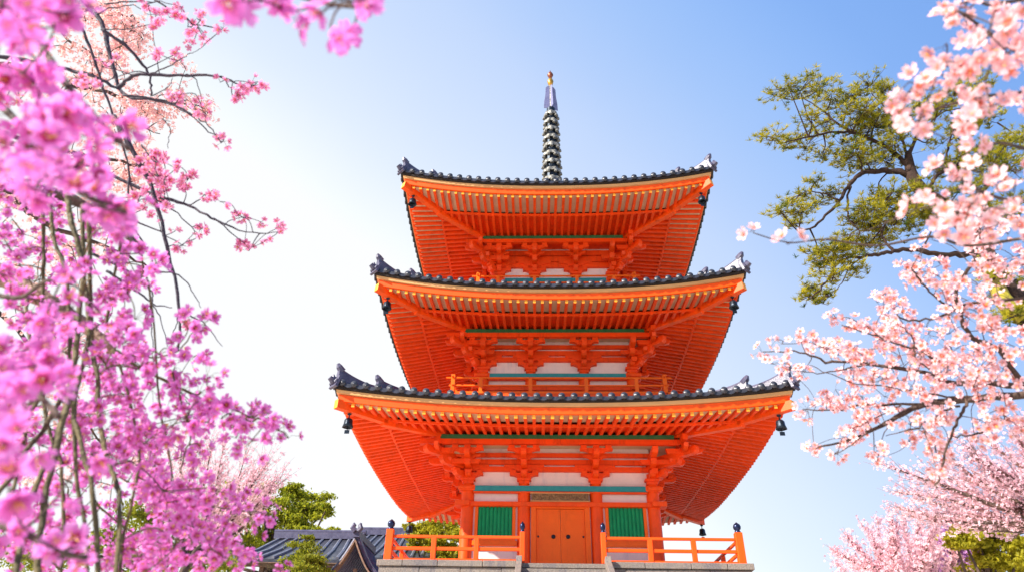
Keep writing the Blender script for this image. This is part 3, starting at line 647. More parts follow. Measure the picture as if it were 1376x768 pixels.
# ================================================================ flowers, leaves, needles
def flower_tpl(kind):
    V = []; F = []; T = []; tri = []
    if kind == 'near': rows, cols = [(.10, .07), (.42, .30), (.78, .36), (1.0, .22)], 3
    elif kind == 'mid': rows, cols = [(.08, .08), (.62, .36), (1.0, .20)], 3
    for p in range(5):
        a = p*2*math.pi/5; ca, sa = math.cos(a), math.sin(a); b = len(V)
        if kind == 'far':
            for (r, w_) in ((.05, 0), (.65, -.36), (1., 0), (.65, .36)):
                V.append((ca*r-sa*w_, sa*r+ca*w_, .10+.30*r*r)); T.append(r)
            F.append([b, b+1, b+2, b+3]); continue
        for ri, (r, w_) in enumerate(rows):
            for c_ in (-1, 0, 1):
                rr = r-(.08 if (ri == len(rows)-1 and c_ == 0) else 0)
                V.append((ca*rr-sa*w_*c_, sa*rr+ca*w_*c_, .08+.34*r*r-(.07 if c_ == 0 else 0)*r)); T.append(r)
        for ri in range(len(rows)-1):
            for c_ in (0, 1): k = b+ri*3+c_; F.append([k, k+1, k+4, k+3])
    return np.array(V), np.array(F), np.array(T)
TPL = {k: flower_tpl(k) for k in ('near', 'mid', 'far')}
def rand_rot(n, up=None, spread=1.0):
    """n rotation matrices whose z axis is scattered round the given directions"""
    z = rng.normal(size=(n, 3)); z /= np.linalg.norm(z, axis=1)[:, None]
    if up is not None: z = up+z*spread
    z /= np.linalg.norm(z, axis=1)[:, None]+1e-9
    x = np.cross(z, rng.normal(size=(n, 3))); x /= np.linalg.norm(x, axis=1)[:, None]+1e-9
    return np.stack([x, np.cross(z, x), z], 2)
def flowers(acc, P, size, kind, up=None, spread=1.0, closed=0.15, stamen=None, ci=None):
    P = np.asarray(P, float).reshape(-1, 3); n = len(P)
    if n == 0: return
    V, F, T = TPL[kind]; Rm = rand_rot(n, up, spread)
    s = size*rng.uniform(.8, 1.2, n)
    Vl = np.repeat(V[None], n, 0).copy()
    cl = rng.uniform(.5, 1.6, n); bud = rng.random(n) < closed; cl[bud] = rng.uniform(2.2, 3.2, bud.sum()); Vl[:, :, 2] *= cl[:, None]
    Vl[bud, :, 0] *= .55; Vl[bud, :, 1] *= .55
    Vl += rng.normal(scale=.035, size=Vl.shape)
    W = np.einsum('nij,nvj->nvi', Rm, Vl*s[:, None, None])+P[:, None]
    tone = np.zeros((n, len(V), 3)); tone[:, :, 0] = T[None]*rng.uniform(.8, 1.15, n)[:, None]; tone[:, :, 1] = (rng.random(n)**1.5)[:, None]
    acc.add(W.reshape(-1, 3), (F[None]+(np.arange(n)*len(V))[:, None, None]).reshape(-1, 4), 0, tone.reshape(-1, 3))
    if kind in ('near', 'mid'):
        ns = 7 if kind == 'near' else 4      # stamens: thin blades with a yellow head
        an = rng.uniform(0, 2*math.pi, (n, ns)); L_ = rng.uniform(.35, .6, (n, ns)); q = rng.uniform(.15, .45, (n, ns))
        tip = np.stack([np.cos(an)*q, np.sin(an)*q, L_], 2); w_ = .02 if kind == 'near' else .035
        b1 = tip*.1+np.array([w_, 0, 0]); b2 = tip*.1-np.array([w_, 0, 0]); t1 = tip+np.array([w_*1.6, w_, 0]); t2 = tip-np.array([w_*1.6, w_, 0])
        Q = np.stack([b1, b2, t2, t1], 2)*s[:, None, None, None]
        Q = np.einsum('nij,nkvj->nkvi', Rm, Q)+P[:, None, None]
        acc.add(Q.reshape(-1, 3), np.arange(n*ns*4).reshape(-1, 4), 1)
def path3(pts, d, wig=0.0):
    """a smooth 3-D path through pixels of the photograph, each at its own distance from the eye"""
    d = list(d) if hasattr(d, '__len__') else [d]*len(pts)
    if len(d) == 2 and len(pts) != 2: d = list(np.linspace(d[0], d[1], len(pts)))
    Q = np.array([at(x, y, dd) for (x, y), dd in zip(pts, d)])
    return smooth(Q, wig)
def smooth(Q, wig=0.0, k=5):
    Q = np.asarray(Q, float); n = len(Q)
    if n == 2: Q = np.array([Q[0], (Q[0]+Q[1])/2+rng.normal(scale=.02, size=3)*np.linalg.norm(Q[1]-Q[0]), Q[1]]); n = 3
    out = []
    for i in range(n-1):
        p0 = Q[max(i-1, 0)]; p1 = Q[i]; p2 = Q[i+1]; p3 = Q[min(i+2, n-1)]
        for t in np.linspace(0, 1, k, endpoint=False):
            out.append(.5*((2*p1)+(-p0+p2)*t+(2*p0-5*p1+4*p2-p3)*t*t+(-p0+3*p1-3*p2+p3)*t**3))
    out.append(Q[-1]); out = np.array(out)
    if wig: out[1:-1] += rng.normal(scale=wig, size=(len(out)-2, 3))
    return out
class Tree:
    def __init__(s, name, loc, label, cat, group=None, petal='p_deep', bark='bark', kind='mid', size=.016, foliage='blossoms'):
        s.r = root(name, loc, label, cat, group); s.petal = petal; s.bark = bark; s.kind = kind; s.size = size; s.fol = foliage; s.bias = np.array([0., 0., 0.]); s.paths = []; s.last = None; s.bare = []
    def trunk(s, P, r, mat_=None, sides=12):
        P = smooth(P, .0, 6); r = np.interp(np.linspace(0, 1, len(P)), np.linspace(0, 1, len(r)), r)
        a = Acc(); a.tube(P, r, sides); o = a.build('trunk', mat_ or s.bark, s.r, smooth=True); s.paths.append((P, r)); s.last = o; return o
    def branch(s, P, r0, r1, mat_=None, sides=6, reg=True):
        a = Acc(); rr = np.linspace(r0, r1, len(P)); rr = rr*(1+.10*np.sin(np.arange(len(P))*1.7)); a.tube(P, rr, sides)
        o = a.build('branch', mat_ or s.bark, s.r, smooth=True); s.last = o; s.lastP = P
        if reg: s.paths.append((P, rr))
        return o
    def nearest(s, p):
        best = None
        for P, r in s.paths:
            d = np.linalg.norm(P-p, axis=1); i = int(d.argmin())
            if best is None or d[i] < best[0]: best = (d[i], P[i], r[i])
        return best
    def nest(s, cl, r, mat_=None, maxd=9):
        """clusters (centre, radius, number): one mesh of twigs and flowers; each cluster hangs on a twig from the nearest wood"""
        a = Acc()
        tw = Acc()
        near = [s.nearest(c[0]) for c in cl]; order = sorted(range(len(cl)), key=lambda i: near[i][0]); done = getattr(s, 'done', [])
        for i_ in order:
            c_, rad, n = cl[i_]; b = near[i_]
            if done:
                D_ = np.linalg.norm(np.array(done)-c_, axis=1); j_ = int(D_.argmin())
                if D_[j_] < b[0]*.8: b = (D_[j_], done[j_], r)
            done.append(c_); s.done = done
            if b[0] < maxd:
                mid = (b[1]+c_)/2+rng.normal(scale=.09, size=3)*b[0]+np.array([0, 0, .10*b[0]])
                tw.tube(smooth([b[1], mid, c_], 0, 4), np.linspace(min(r*1.2, b[2]*.9), r*.7, 9), 4, cap=False)
            off = rng.normal(size=(n, 3)); off /= np.linalg.norm(off, axis=1)[:, None]; u = off.copy(); off *= (rad*rng.uniform(.45, 1.05, n)[:, None])
            P = c_+off
            flowers(a, P, s.size, s.kind, u*.8+s.bias, .5)
            if s.kind != 'far':
                for p in P:
                    tw.tube([c_+(p-c_)*.05, (c_+p)/2+[0, 0, rad*.12], p], [r*.35, r*.3, r*.35], 3, cap=False)
        b_ = tw.build('twigs', mat_ or s.bark, s.r) if tw.n else None
        o = a.build(s.fol, (s.petal, 'stamen'), s.r, tone=True)
        return o
def join(t, P):
    """lead a bough back to a fork on the trunk, rising out of it in a curve"""
    T_, r_ = t.paths[0]; d = np.linalg.norm(T_-P[0]+np.array([0, 0, .45]), axis=1); q = T_[int(np.clip(d.argmin()+rng.integers(-7, 5), 6, len(T_)-3))]; L_ = np.linalg.norm(P[0]-q)
    mid = q*.55+P[0]*.45+np.array([0, 0, .10*L_])+rng.normal(scale=.04*L_, size=3)
    S_ = smooth([q, mid, P[0]], 0, 6); t.bare.extend(list(S_[3:])); return np.vstack([S_, P[1:]])
def crown(t, c, rad, n, nc, per, r0=.012):
    """boughs and blossom round the trunk top, the side of the tree that the photograph leaves out"""
    c = np.array(c, float); cl = []
    for _ in range(n):
        o = rng.normal(size=3); o /= np.linalg.norm(o); o[2] = abs(o[2])*.8-.15; e = c+o*rad*rng.uniform(.6, 1.1)
        b = t.nearest(e-np.array([0, 0, .4])); m_ = (b[1]+e)/2+rng.normal(scale=.1, size=3)+np.array([0, 0, .15]); P = smooth([b[1], m_, e], 0, 5)
        if not all(offscreen(p_) for p_ in P): continue
        t.branch(P, r0, r0*.2, None, 6)
        for k in range(nc): cl.append((P[int(rng.integers(4, len(P)))]+rng.normal(scale=.12, size=3), .035, int(rng.integers(*per))))
    for p_ in t.bare:
        for _ in range(2): cl.append((p_+rng.normal(scale=.10, size=3), .035, int(rng.integers(*per))))
    V_ = [q for q in cl if offscreen(q[0])]
    t.nest(V_, .0016)
def offscreen(p):
    d = p-CAM; D_ = d@_F
    if D_ < .05: return True
    x = 688+FPX*(d@_R)/D_; y = 384-FPX*(d@_U)/D_
    return x < -25 or x > 1400 or y < -25 or y > 795
def ellipses(L_, dr, rad, per, k=1.0):
    """cluster centres from ellipses (px, py, rx, ry, number of clusters [, distance])"""
    out = []
    for e in L_:
        x, y, rx, ry, n = e[:5]; d = e[5] if len(e) > 5 else None
        for _ in range(max(1, round(n*k))):
            a_, q = rng.uniform(0, 2*math.pi), math.sqrt(rng.random())
            dd = d*rng.uniform(.92, 1.1) if d else rng.uniform(*dr)
            out.append((at(x+rx*q*math.cos(a_), y+ry*q*math.sin(a_), dd), rad*rng.uniform(.7, 1.25), int(rng.integers(per[0], per[1]+1))))
    return out

# ================================================================ near weeping cherry, left
t = Tree('weeping_cherry_tree', (-3.2, 1.6, 0), 'deep magenta weeping cherry tree filling the left edge close to the eye', 'tree', None, 'p_deep', 'greentwig', 'mid', .0125); t.bias = np.array([.5, -.5, -.3])
t.trunk([(-3.2, 1.6, -.1), (-3.15, 1.6, 1.0), (-3.0, 1.55, 2.2), (-2.8, 1.45, 3.0), (-2.5, 1.4, 3.6)], [.2, .16, .13, .08, .02], 'bark')
t.branch(np.vstack([smooth([(-3.05, 1.57, 1.9), at(-140, 330, 2.2)], 0), path3([(-60, 352), (0, 370), (35, 388), (70, 408), (112, 436), (150, 470)], (2.0, 1.75))]), .035, .012, 'limb', 10)
t.branch(np.vstack([smooth([(-2.9, 1.5, 2.6), at(-120, 200, 2.1)], 0), path3([(-40, 222), (30, 255), (80, 262), (120, 280), (165, 310), (190, 340)], (1.9, 1.6))]), .022, .006, 'bark', 8)
t.branch(np.vstack([smooth([(-2.6, 1.42, 3.5), at(-150, -60, 2.0)], 0), path3([(-60, -30), (10, -5), (40, -30), (75, -60)], (1.7, 1.2))]), .018, .006, 'bark', 8)
for pts, d, a0, a1 in (
    ([(91, 262), (96, 300), (111, 357), (106, 420), (101, 480), (90, 544), (77, 592), (56, 700), (50, 790)], (1.6, 1.12), .007, .006),
    ([(112, 275), (112, 357), (120, 440), (108, 500), (99, 555), (109, 596), (127, 675), (133, 790)], (1.6, 1.15), .006, .005),
    ([(57, 262), (58, 307), (59, 380), (50, 470), (62, 560), (84, 640), (82, 790)], (1.7, 1.4), .005, .004),
    ([(67, 262), (72, 320), (88, 361), (94, 445), (95, 520), (103, 634), (116, 727), (118, 790)], (1.6, 1.2), .005, .004),
    ([(120, 280), (122, 445), (130, 500), (137, 589), (150, 630), (161, 675), (154, 790)], (1.6, 1.15), .006, .005),
    ([(165, 310), (143, 429), (151, 458), (170, 520), (187, 607), (180, 660), (165, 724), (160, 790)], (1.7, 1.4), .004, .0035),
    ([(101, 480), (90, 540), (71, 604), (50, 650), (34, 697), (20, 790)], (1.5, 1.05), .006, .005),
    ([(90, 520), (60, 575), (39, 600), (18, 635), (-10, 670)], (1.5, 1.2), .006, .005),
    ([(80, 500), (50, 540), (19, 574), (-10, 615)], (1.5, 1.2), .005, .005),
    ([(35, 388), (38, 440), (45, 520), (30, 600), (10, 700)], (1.7, 1.3), .005, .004),
    ([(190, 340), (205, 420), (214, 536), (225, 600), (232, 641)], (1.6, 1.6), .003, .0025),
    ([(232, 500), (255, 579), (250, 605), (242, 634)], (1.6, 1.6), .0025, .002),
    ([(150, 470), (190, 495), (240, 520), (290, 545), (330, 565), (352, 560), (372, 575), (388, 588)], (1.7, 1.5), .005, .0015),
    ([(150, 470), (200, 480), (240, 470), (262, 440)], (1.7, 1.6), .003, .0015),
    ([(109, 596), (160, 640), (220, 665), (290, 680), (340, 688), (362, 690)], (1.75, 1.6), .003, .0012),
    ([(127, 675), (180, 715), (250, 725), (300, 735), (340, 750), (384, 766)], (1.75, 1.6), .003, .0012)):
    t.branch(path3(pts, d, .0008), a0*.72, a1*.72, None, 7)
clB = ellipses([(30, 290, 60, 50, 20), (140, 315, 25, 25, 8), (178, 342, 17, 14, 5), (195, 365, 17, 24, 7), (150, 385, 38, 20, 9), (20, 420, 35, 25, 9), (163, 435, 22, 25, 8),
    (205, 485, 62, 18, 14), (262, 438, 15, 12, 4), (187, 510, 75, 30, 20), (262, 517, 26, 22, 9), (150, 562, 50, 25, 12), (270, 555, 28, 30, 12), (318, 575, 28, 26, 11), (345, 560, 10, 8, 2),
    (362, 556, 5, 5, 1), (374, 577, 5, 5, 1), (384, 588, 4, 3, 1), (210, 585, 42, 22, 11), (266, 615, 15, 9, 3), (187, 630, 34, 25, 10), (232, 667, 52, 35, 22), (275, 675, 30, 26, 11),
    (311, 683, 20, 14, 5), (338, 687, 10, 8, 2), (358, 690, 7, 5, 1), (225, 727, 55, 34, 21), (281, 724, 30, 38, 13), (315, 750, 20, 18, 6), (330, 722, 8, 9, 2), (356, 757, 12, 9, 2), (380, 766, 8, 6, 1),
    (170, 755, 40, 14, 7), (40, 470, 40, 30, 9), (20, 350, 30, 30, 8), (60, 640, 60, 60, 18), (70, 725, 70, 40, 18), (0, 560, 40, 60, 10)], (1.35, 1.9), .036, (4, 7), .66)
t.nest(clB, .0014)
t.size = .015
clD = ellipses([(110, 420, 90, 60, 22), (90, 560, 90, 60, 24), (120, 660, 110, 60, 30), (60, 330, 70, 50, 18), (160, 500, 60, 40, 10), (140, 740, 130, 30, 20), (225, 610, 60, 40, 10)], (2.2, 2.9), .05, (4, 8), .55)
t.nest(clD, .0016)
# the sprays closest to the eye
t.kind = 'near'; t.size = .0145
for pts, d, a0, a1 in (
    ([(-120, -60), (-40, -20), (20, 20), (60, 70), (95, 120), (140, 170), (172, 200)], (1.3, .72), .006, .0025),
    ([(-120, 60), (-40, 110), (20, 160), (60, 215), (110, 260), (168, 285)], (1.3, .75), .006, .0025),
    ([(-120, 430), (-60, 470), (0, 500), (40, 520), (80, 560)], (1.2, .7), .005, .0025),
    ([(-120, 640), (-40, 690), (30, 715), (85, 742), (115, 748)], (1.2, .72), .005, .0025),
    ([(75, -60), (160, -50), (260, -30), (330, 2), (380, -8), (440, 5), (500, 12)], (1.2, .72), .004, .0018),
    ([(-60, 380), (20, 400), (60, 378), (100, 374)], (1.3, 1.0), .004, .0018)):
    t.branch(path3(pts, d), a0, a1, 'bark', 7)
clA = ellipses([(25, 35, 50, 45, 9), (88, 45, 18, 40, 4), (25, 125, 45, 45, 9), (90, 165, 45, 32, 8), (60, 215, 62, 30, 9), (150, 190, 14, 10, 2, .8), (132, 277, 34, 16, 5), (172, 288, 6, 5, 1), (35, 255, 45, 26, 6),
    (15, 500, 35, 40, 6), (50, 520, 30, 28, 4), (22, 565, 25, 26, 4), (25, 705, 34, 34, 5), (98, 745, 28, 12, 3), (8, 655, 18, 20, 2), (96, 608, 22, 10, 2, .95), (95, 376, 24, 10, 2, 1.0), (105, 430, 48, 22, 6, 1.1)], (.66, .95), .026, (2, 4), .66)
clA += ellipses([(332, 4, 16, 8, 2), (368, 6, 20, 8, 3), (395, 10, 10, 8, 1), (440, 14, 14, 8, 2), (478, 4, 14, 6, 2), (508, 8, 5, 4, 1), (440, 38, 4, 3, 1), (478, 32, 6, 5, 1)], (.64, .76), .016, (1, 2))
t.nest(clA, .0013, 'bark')

t.kind = 'mid'; t.size = .0145; crown(t, (-3.0, 1.3, 3.2), 1.3, 14, 9, (4, 7))

# ================================================================ slender pink cherry, upper left
t = Tree('pink_cherry_tree', (-4.6, 2.6, 0), 'slender pink cherry tree with dark bluish twigs reaching in at the upper left', 'tree', None, 'p_pink', 'twig', 'mid', .0135); t.bias = np.array([.3, -.5, -.2])
t.trunk([(-4.6, 2.6, -.1), (-4.5, 2.6, 1.5), (-4.3, 2.5, 3.0), (-3.9, 2.4, 4.2), (-3.5, 2.3, 5.2), (-3.1, 2.3, 6.0)], [.22, .18, .15, .12, .08, .05], 'bark')
pz = [(-4.1, 2.45, 3.7)]
for pts, d, a0, a1 in (
    ([(-150, -120), (0, -90), (80, -40), (112, 0), (137, 30), (149, 78), (165, 125), (205, 134), (244, 146), (280, 178)], (3.2, 2.4), .020, .002),
    ([(137, 39), (169, 61), (195, 92), (203, 110), (203, 129)], (2.6, 2.5), .007, .003),
    ([(160, 118), (180, 103), (240, 101), (298, 103), (327, 117), (345, 112)], (2.55, 2.3), .008, .0015),
    ([(-120, 40), (-20, 70), (63, 88), (100, 96), (128, 103), (160, 120)], (3.0, 2.6), .012, .005),
    ([(100, 20), (120, 61), (132, 98), (152, 156), (164, 193), (180, 260)], (2.7, 2.5), .006, .003),
    ([(152, 156), (173, 193), (203, 250), (221, 315), (241, 410), (239, 471)], (2.5, 2.2), .011, .0035),
    ([(-120, 130), (0, 175), (100, 215), (140, 230), (203, 260), (247, 274), (284, 293), (331, 312), (373, 312)], (2.9, 2.2), .014, .0015),
    ([(203, 260), (228, 270), (255, 275), (275, 262), (290, 255)], (2.5, 2.4), .004, .0012),
    ([(287, 293), (310, 312), (336, 335)], (2.4, 2.35), .003, .0012),
    ([(203, 262), (232, 282), (262, 310), (268, 322)], (2.5, 2.45), .003, .0012),
    ([(165, 128), (215, 134), (252, 150), (280, 170), (298, 192)], (2.5, 2.3), .005, .0012),
    ([(240, 101), (261, 103), (270, 131)], (2.4, 2.4), .003, .001),
    ([(298, 103), (310, 120), (315, 138)], (2.4, 2.4), .003, .001),
    ([(-80, -110), (100, -60), (170, -25), (209, 0), (256, 30), (298, 40)], (3.0, 2.4), .012, .0015),
    ([(256, 30), (268, 42), (275, 52)], (2.4, 2.4), .003, .001),
    ([(140, 5), (170, 2), (215, 4), (245, 10)], (2.7, 2.5), .004, .001),
    ([(137, 39), (170, 40), (203, 33)], (2.6, 2.5), .003, .001),
    ([(130, 20), (150, 10), (180, 8), (200, 20)], (2.6, 2.6), .003, .001),
    ([(176, 295), (215, 312), (250, 331)], (2.5, 2.4), .004, .001),
    ([(173, 240), (176, 295), (200, 340), (211, 364)], (2.5, 2.3), .004, .002),
    ([(124, 341), (160, 358), (195, 380), (205, 400), (202, 410)], (2.3, 2.2), .005, .002),
    ([(143, 364), (175, 385), (202, 406), (231, 413)], (2.3, 2.2), .005, .0015),
    ([(211, 364), (241, 370), (258, 390), (270, 413)], (2.2, 2.2), .003, .001),
    ([(242, 416), (262, 426), (280, 439), (299, 465)], (2.2, 2.2), .003, .001),
    ([(202, 406), (195, 430), (183, 470)], (2.2, 2.2), .003, .001), ([(202, 406), (204, 440), (205, 480)], (2.2, 2.2), .0025, .001),
    ([(202, 406), (215, 425), (225, 465)], (2.2, 2.2), .0025, .001), ([(239, 425), (233, 445), (228, 470)], (2.2, 2.2), .0025, .001),
    ([(190, 195), (205, 215), (215, 240), (222, 262)], (2.5, 2.4), .003, .001), ([(218, 160), (228, 175), (226, 200)], (2.4, 2.4), .002, .001),
    ([(200, 100), (225, 90), (250, 75), (262, 70)], (2.4, 2.3), .003, .001), ([(203, 129), (225, 118), (232, 105)], (2.5, 2.4), .0025, .001)):
    P = path3(pts, d, .002)
    if pts[0][0] < 0: P = join(t, P)
    t.branch(P, a0*.8, a1*.9, None, 6)
clC = ellipses([(205, 35, 5, 5, 1), (215, 20, 6, 6, 2), (227, 22, 5, 5, 1), (240, 16, 8, 5, 2), (262, 22, 8, 6, 2), (252, 36, 3, 3, 1), (298, 40, 4, 4, 1), (280, 52, 6, 6, 2), (212, 72, 8, 6, 2), (232, 74, 9, 5, 2),
    (345, 112, 8, 5, 3), (330, 120, 7, 6, 2), (357, 117, 4, 3, 1), (318, 134, 7, 6, 2), (276, 144, 18, 9, 5), (240, 130, 9, 6, 3), (297, 190, 6, 7, 3), (300, 108, 8, 4, 1), (214, 225, 22, 20, 10), (235, 235, 22, 16, 7), (196, 215, 15, 15, 5),
    (225, 248, 24, 12, 6), (250, 240, 4, 4, 1), (288, 256, 4, 4, 1), (294, 273, 5, 4, 2), (275, 262, 3, 3, 1), (323, 292, 6, 5, 2), (355, 299, 4, 4, 1), (373, 310, 4, 4, 2), (358, 320, 4, 3, 1), (330, 325, 4, 3, 1), (334, 337, 5, 4, 2),
    (237, 310, 5, 4, 1), (270, 309, 5, 4, 2), (266, 320, 4, 3, 1), (242, 332, 7, 4, 2), (205, 275, 25, 18, 8), (255, 60, 4, 4, 1), (190, 12, 14, 8, 3), (60, 110, 60, 40, 8), (170, 270, 30, 30, 8), (130, 90, 30, 30, 4), (252, 428, 6, 4, 1)], (2.2, 2.6), .022, (2, 4))
t.nest(clC, .0016)

crown(t, (-3.8, 2.3, 5.2), 1.5, 12, 8, (3, 6), .015)

# ================================================================ pale cherry further back, left
t = Tree('pale_cherry_tree', (-7.5, 5.2, 0), 'pale peach cherry tree standing behind the magenta weeping cherry at left', 'tree', None, 'p_peach', 'bark', 'far', .021)
t.trunk([(-7.5, 5.2, -.1), (-7.3, 5.2, 2), (-6.9, 5.1, 4), (-6.2, 5.0, 5.4)], [.28, .22, .17, .04])
for pts, d, a0, a1 in (([(-220, 130), (-60, 90), (40, 95), (120, 120), (180, 130), (250, 140)], (7.6, 6.2), .05, .006), ([(-220, 160), (-60, 180), (60, 200), (150, 215), (220, 240)], (7.6, 6.2), .045, .006),
    ([(-220, 100), (-60, 20), (60, 10), (140, 20), (190, 50)], (7.6, 6.4), .045, .006), ([(-60, 190), (60, 300), (140, 330), (200, 360)], (7.0, 6.4), .03, .006), ([(-220, 250), (0, 420), (80, 520), (140, 600)], (7.6, 6.6), .04, .006), ([(60, 200), (120, 170), (160, 165), (215, 180)], (6.8, 6.3), .015, .004),
    ([(120, 120), (150, 80), (175, 50), (178, 20)], (6.6, 6.3), .012, .004), ([(60, 10), (100, 60), (150, 90)], (6.9, 6.4), .012, .004)):
    P = path3(pts, d, .01)
    if pts[0][0] < -200: P = join(t, P)
    t.branch(P, a0, a1)
t.nest(ellipses([(150, 60, 40, 60, 34), (100, 100, 60, 50, 34), (185, 150, 28, 22, 22), (150, 210, 60, 40, 30), (110, 20, 90, 24, 26), (185, 225, 32, 30, 22), (80, 320, 100, 70, 50), (245, 90, 6, 5, 3), (240, 135, 12, 9, 6), (270, 150, 14, 10, 8), (215, 155, 16, 18, 8), (178, 48, 20, 16, 14), (60, 470, 80, 60, 34),
    (100, 600, 110, 60, 44)], (6.0, 6.9), .10, (10, 18)), .004)

# ================================================================ near pale cherry, right
t = Tree('pale_pink_cherry_tree', (2.6, 1.9, 0), 'pale pink cherry tree with dark orange flower centres reaching in from the right edge', 'tree', None, 'p_pale', 'bark', 'mid', .0122); t.bias = np.array([-.5, -.6, -.3])
t.trunk([(2.6, 1.9, -.1), (2.5, 1.88, .9), (2.35, 1.8, 1.7), (2.4, 1.75, 2.5), (2.55, 1.7, 3.3), (2.6, 1.5, 4.0), (2.9, 1.3, 4.6)], [.19, .14, .12, .10, .08, .05, .015])
for pts, d, a0, a1 in (
    ([(1460, 500), (1376, 529), (1313, 534), (1243, 542), (1205, 560), (1172, 577), (1135, 592), (1096, 602)], (2.6, 2.2), .028, .002),
    ([(1460, 530), (1376, 519), (1323, 514), (1283, 514), (1243, 501), (1162, 487), (1110, 484), (1076, 473), (1025, 472)], (2.5, 2.3), .020, .0015),
    ([(1313, 534), (1260, 541), (1212, 542), (1152, 544), (1120, 551), (1083, 549)], (2.4, 2.25), .008, .0015),
    ([(1258, 486), (1235, 470), (1202, 461), (1165, 448), (1131, 436)], (2.3, 2.2), .006, .0015),
    ([(1302, 537), (1292, 556), (1280, 580), (1268, 617), (1262, 640), (1258, 655)], (2.3, 2.2), .007, .002),
    ([(1460, 560), (1376, 562), (1340, 566), (1313, 582), (1280, 585)], (2.5, 2.3), .010, .002),
    ([(1460, 400), (1376, 400), (1303, 408), (1260, 425), (1222, 430), (1205, 422)], (2.4, 2.2), .010, .002),
    ([(1376, 519), (1340, 470), (1303, 450), (1290, 420), (1285, 390), (1310, 350)], (2.5, 2.2), .012, .004),
    ([(1313, 534), (1260, 530), (1200, 520), (1140, 512), (1090, 490)], (2.4, 2.3), .005, .001),
    ([(1172, 487), (1135, 496), (1100, 500), (1060, 497)], (2.3, 2.25), .004, .001), ([(1162, 487), (1130, 478), (1095, 462), (1075, 456)], (2.3, 2.2), .003, .001),
    ([(1172, 577), (1140, 600), (1122, 608)], (2.2, 2.2), .003, .001), ([(1190, 570), (1185, 600), (1178, 620)], (2.2, 2.2), .002, .001), ([(1212, 542), (1180, 560), (1145, 575)], (2.3, 2.25), .003, .001),
    ([(1258, 500), (1230, 480), (1225, 450), (1200, 430), (1185, 420)], (2.3, 2.2), .004, .001), ([(1290, 420), (1260, 400), (1240, 380), (1225, 360)], (2.3, 2.1), .005, .002), ([(1290, 545), (1250, 560), (1230, 575), (1190, 585)], (2.3, 2.2), .005, .001)):
    P = path3(pts, d, .002)
    if pts[0][0] > 1400: P = join(t, P)
    t.branch(P, a0*.66, a1, None, 8)
cl = ellipses([(1025, 472, 3, 3, 1), (1048, 458, 6, 4, 2), (1033, 490, 4, 3, 1), (1058, 487, 4, 3, 2), (1078, 455, 6, 5, 2), (1063, 497, 3, 3, 1), (1092, 462, 8, 6, 3), (1085, 500, 8, 4, 3), (1124, 425, 9, 8, 4), (1110, 470, 18, 10, 6), (1140, 465, 22, 14, 9), (1150, 440, 16, 12, 6),
    (1083, 551, 4, 4, 2), (1105, 540, 9, 8, 4), (1130, 530, 20, 12, 9), (1092, 601, 4, 3, 2), (1124, 610, 4, 3, 1), (1135, 590, 8, 5, 3), (1150, 573, 12, 8, 5), (1145, 595, 5, 5, 2), (1182, 605, 5, 8, 3), (1175, 620, 4, 4, 2), (1170, 500, 40, 20, 24), (1180, 545, 34, 20, 17), (1200, 460, 30, 25, 17),
    (1190, 410, 16, 12, 6), (1190, 395, 8, 5, 2), (1220, 440, 35, 30, 20), (1240, 500, 40, 35, 28), (1240, 560, 40, 22, 16), (1290, 480, 40, 50, 32), (1300, 400, 45, 35, 26), (1340, 350, 35, 35, 22), (1350, 450, 30, 50, 22), (1340, 520, 40, 35, 16), (1335, 575, 45, 20, 14), (1230, 370, 12, 14, 5), (1260, 370, 25, 25, 10),
    (1215, 355, 6, 5, 1), (1219, 372, 5, 5, 1), (1262, 610, 9, 18, 6), (1257, 640, 5, 12, 3), (1222, 590, 10, 7, 3), (1280, 595, 30, 12, 5), (1312, 310, 30, 14, 7), (1340, 300, 30, 20, 10), (1230, 340, 10, 10, 3), (1245, 325, 10, 8, 3)], (2.05, 2.6), .032, (3, 6), .76)
t.nest(cl, .0013)
t.kind = 'near'; t.size = .0120
for pts, d, a0, a1 in (
    ([(1500, 90), (1440, 100), (1376, 73), (1347, 58), (1325, 42), (1306, 27), (1287, 15)], (1.6, 1.15), .006, .0015),
    ([(1500, 40), (1376, 58), (1320, 73), (1290, 84), (1265, 91), (1242, 108), (1215, 130)], (1.6, 1.15), .005, .0012),
    ([(1500, -10), (1376, 0), (1333, 7), (1313, 2), (1290, 5)], (1.6, 1.2), .005, .0012),
    ([(1500, 10), (1376, 19), (1353, 24), (1335, 35)], (1.6, 1.2), .004, .0012),
    ([(1500, 130), (1376, 125), (1350, 127), (1320, 130), (1290, 137), (1250, 150), (1230, 170)], (1.6, 1.15), .005, .0012),
    ([(1500, 260), (1376, 270), (1330, 262), (1290, 240), (1262, 220)], (1.7, 1.3), .006, .002),
    ([(1500, 300), (1376, 320), (1300, 330), (1250, 318), (1180, 330), (1110, 322), (1060, 326), (1012, 313)], (1.8, 1.5), .005, .0010),
    ([(1376, 200), (1345, 192), (1318, 198)], (1.4, 1.3), .003, .001)):
    P = path3(pts, d)
    if pts[0][0] > 1450: P = join(t, P)
    t.branch(P, a0, a1, None, 7)
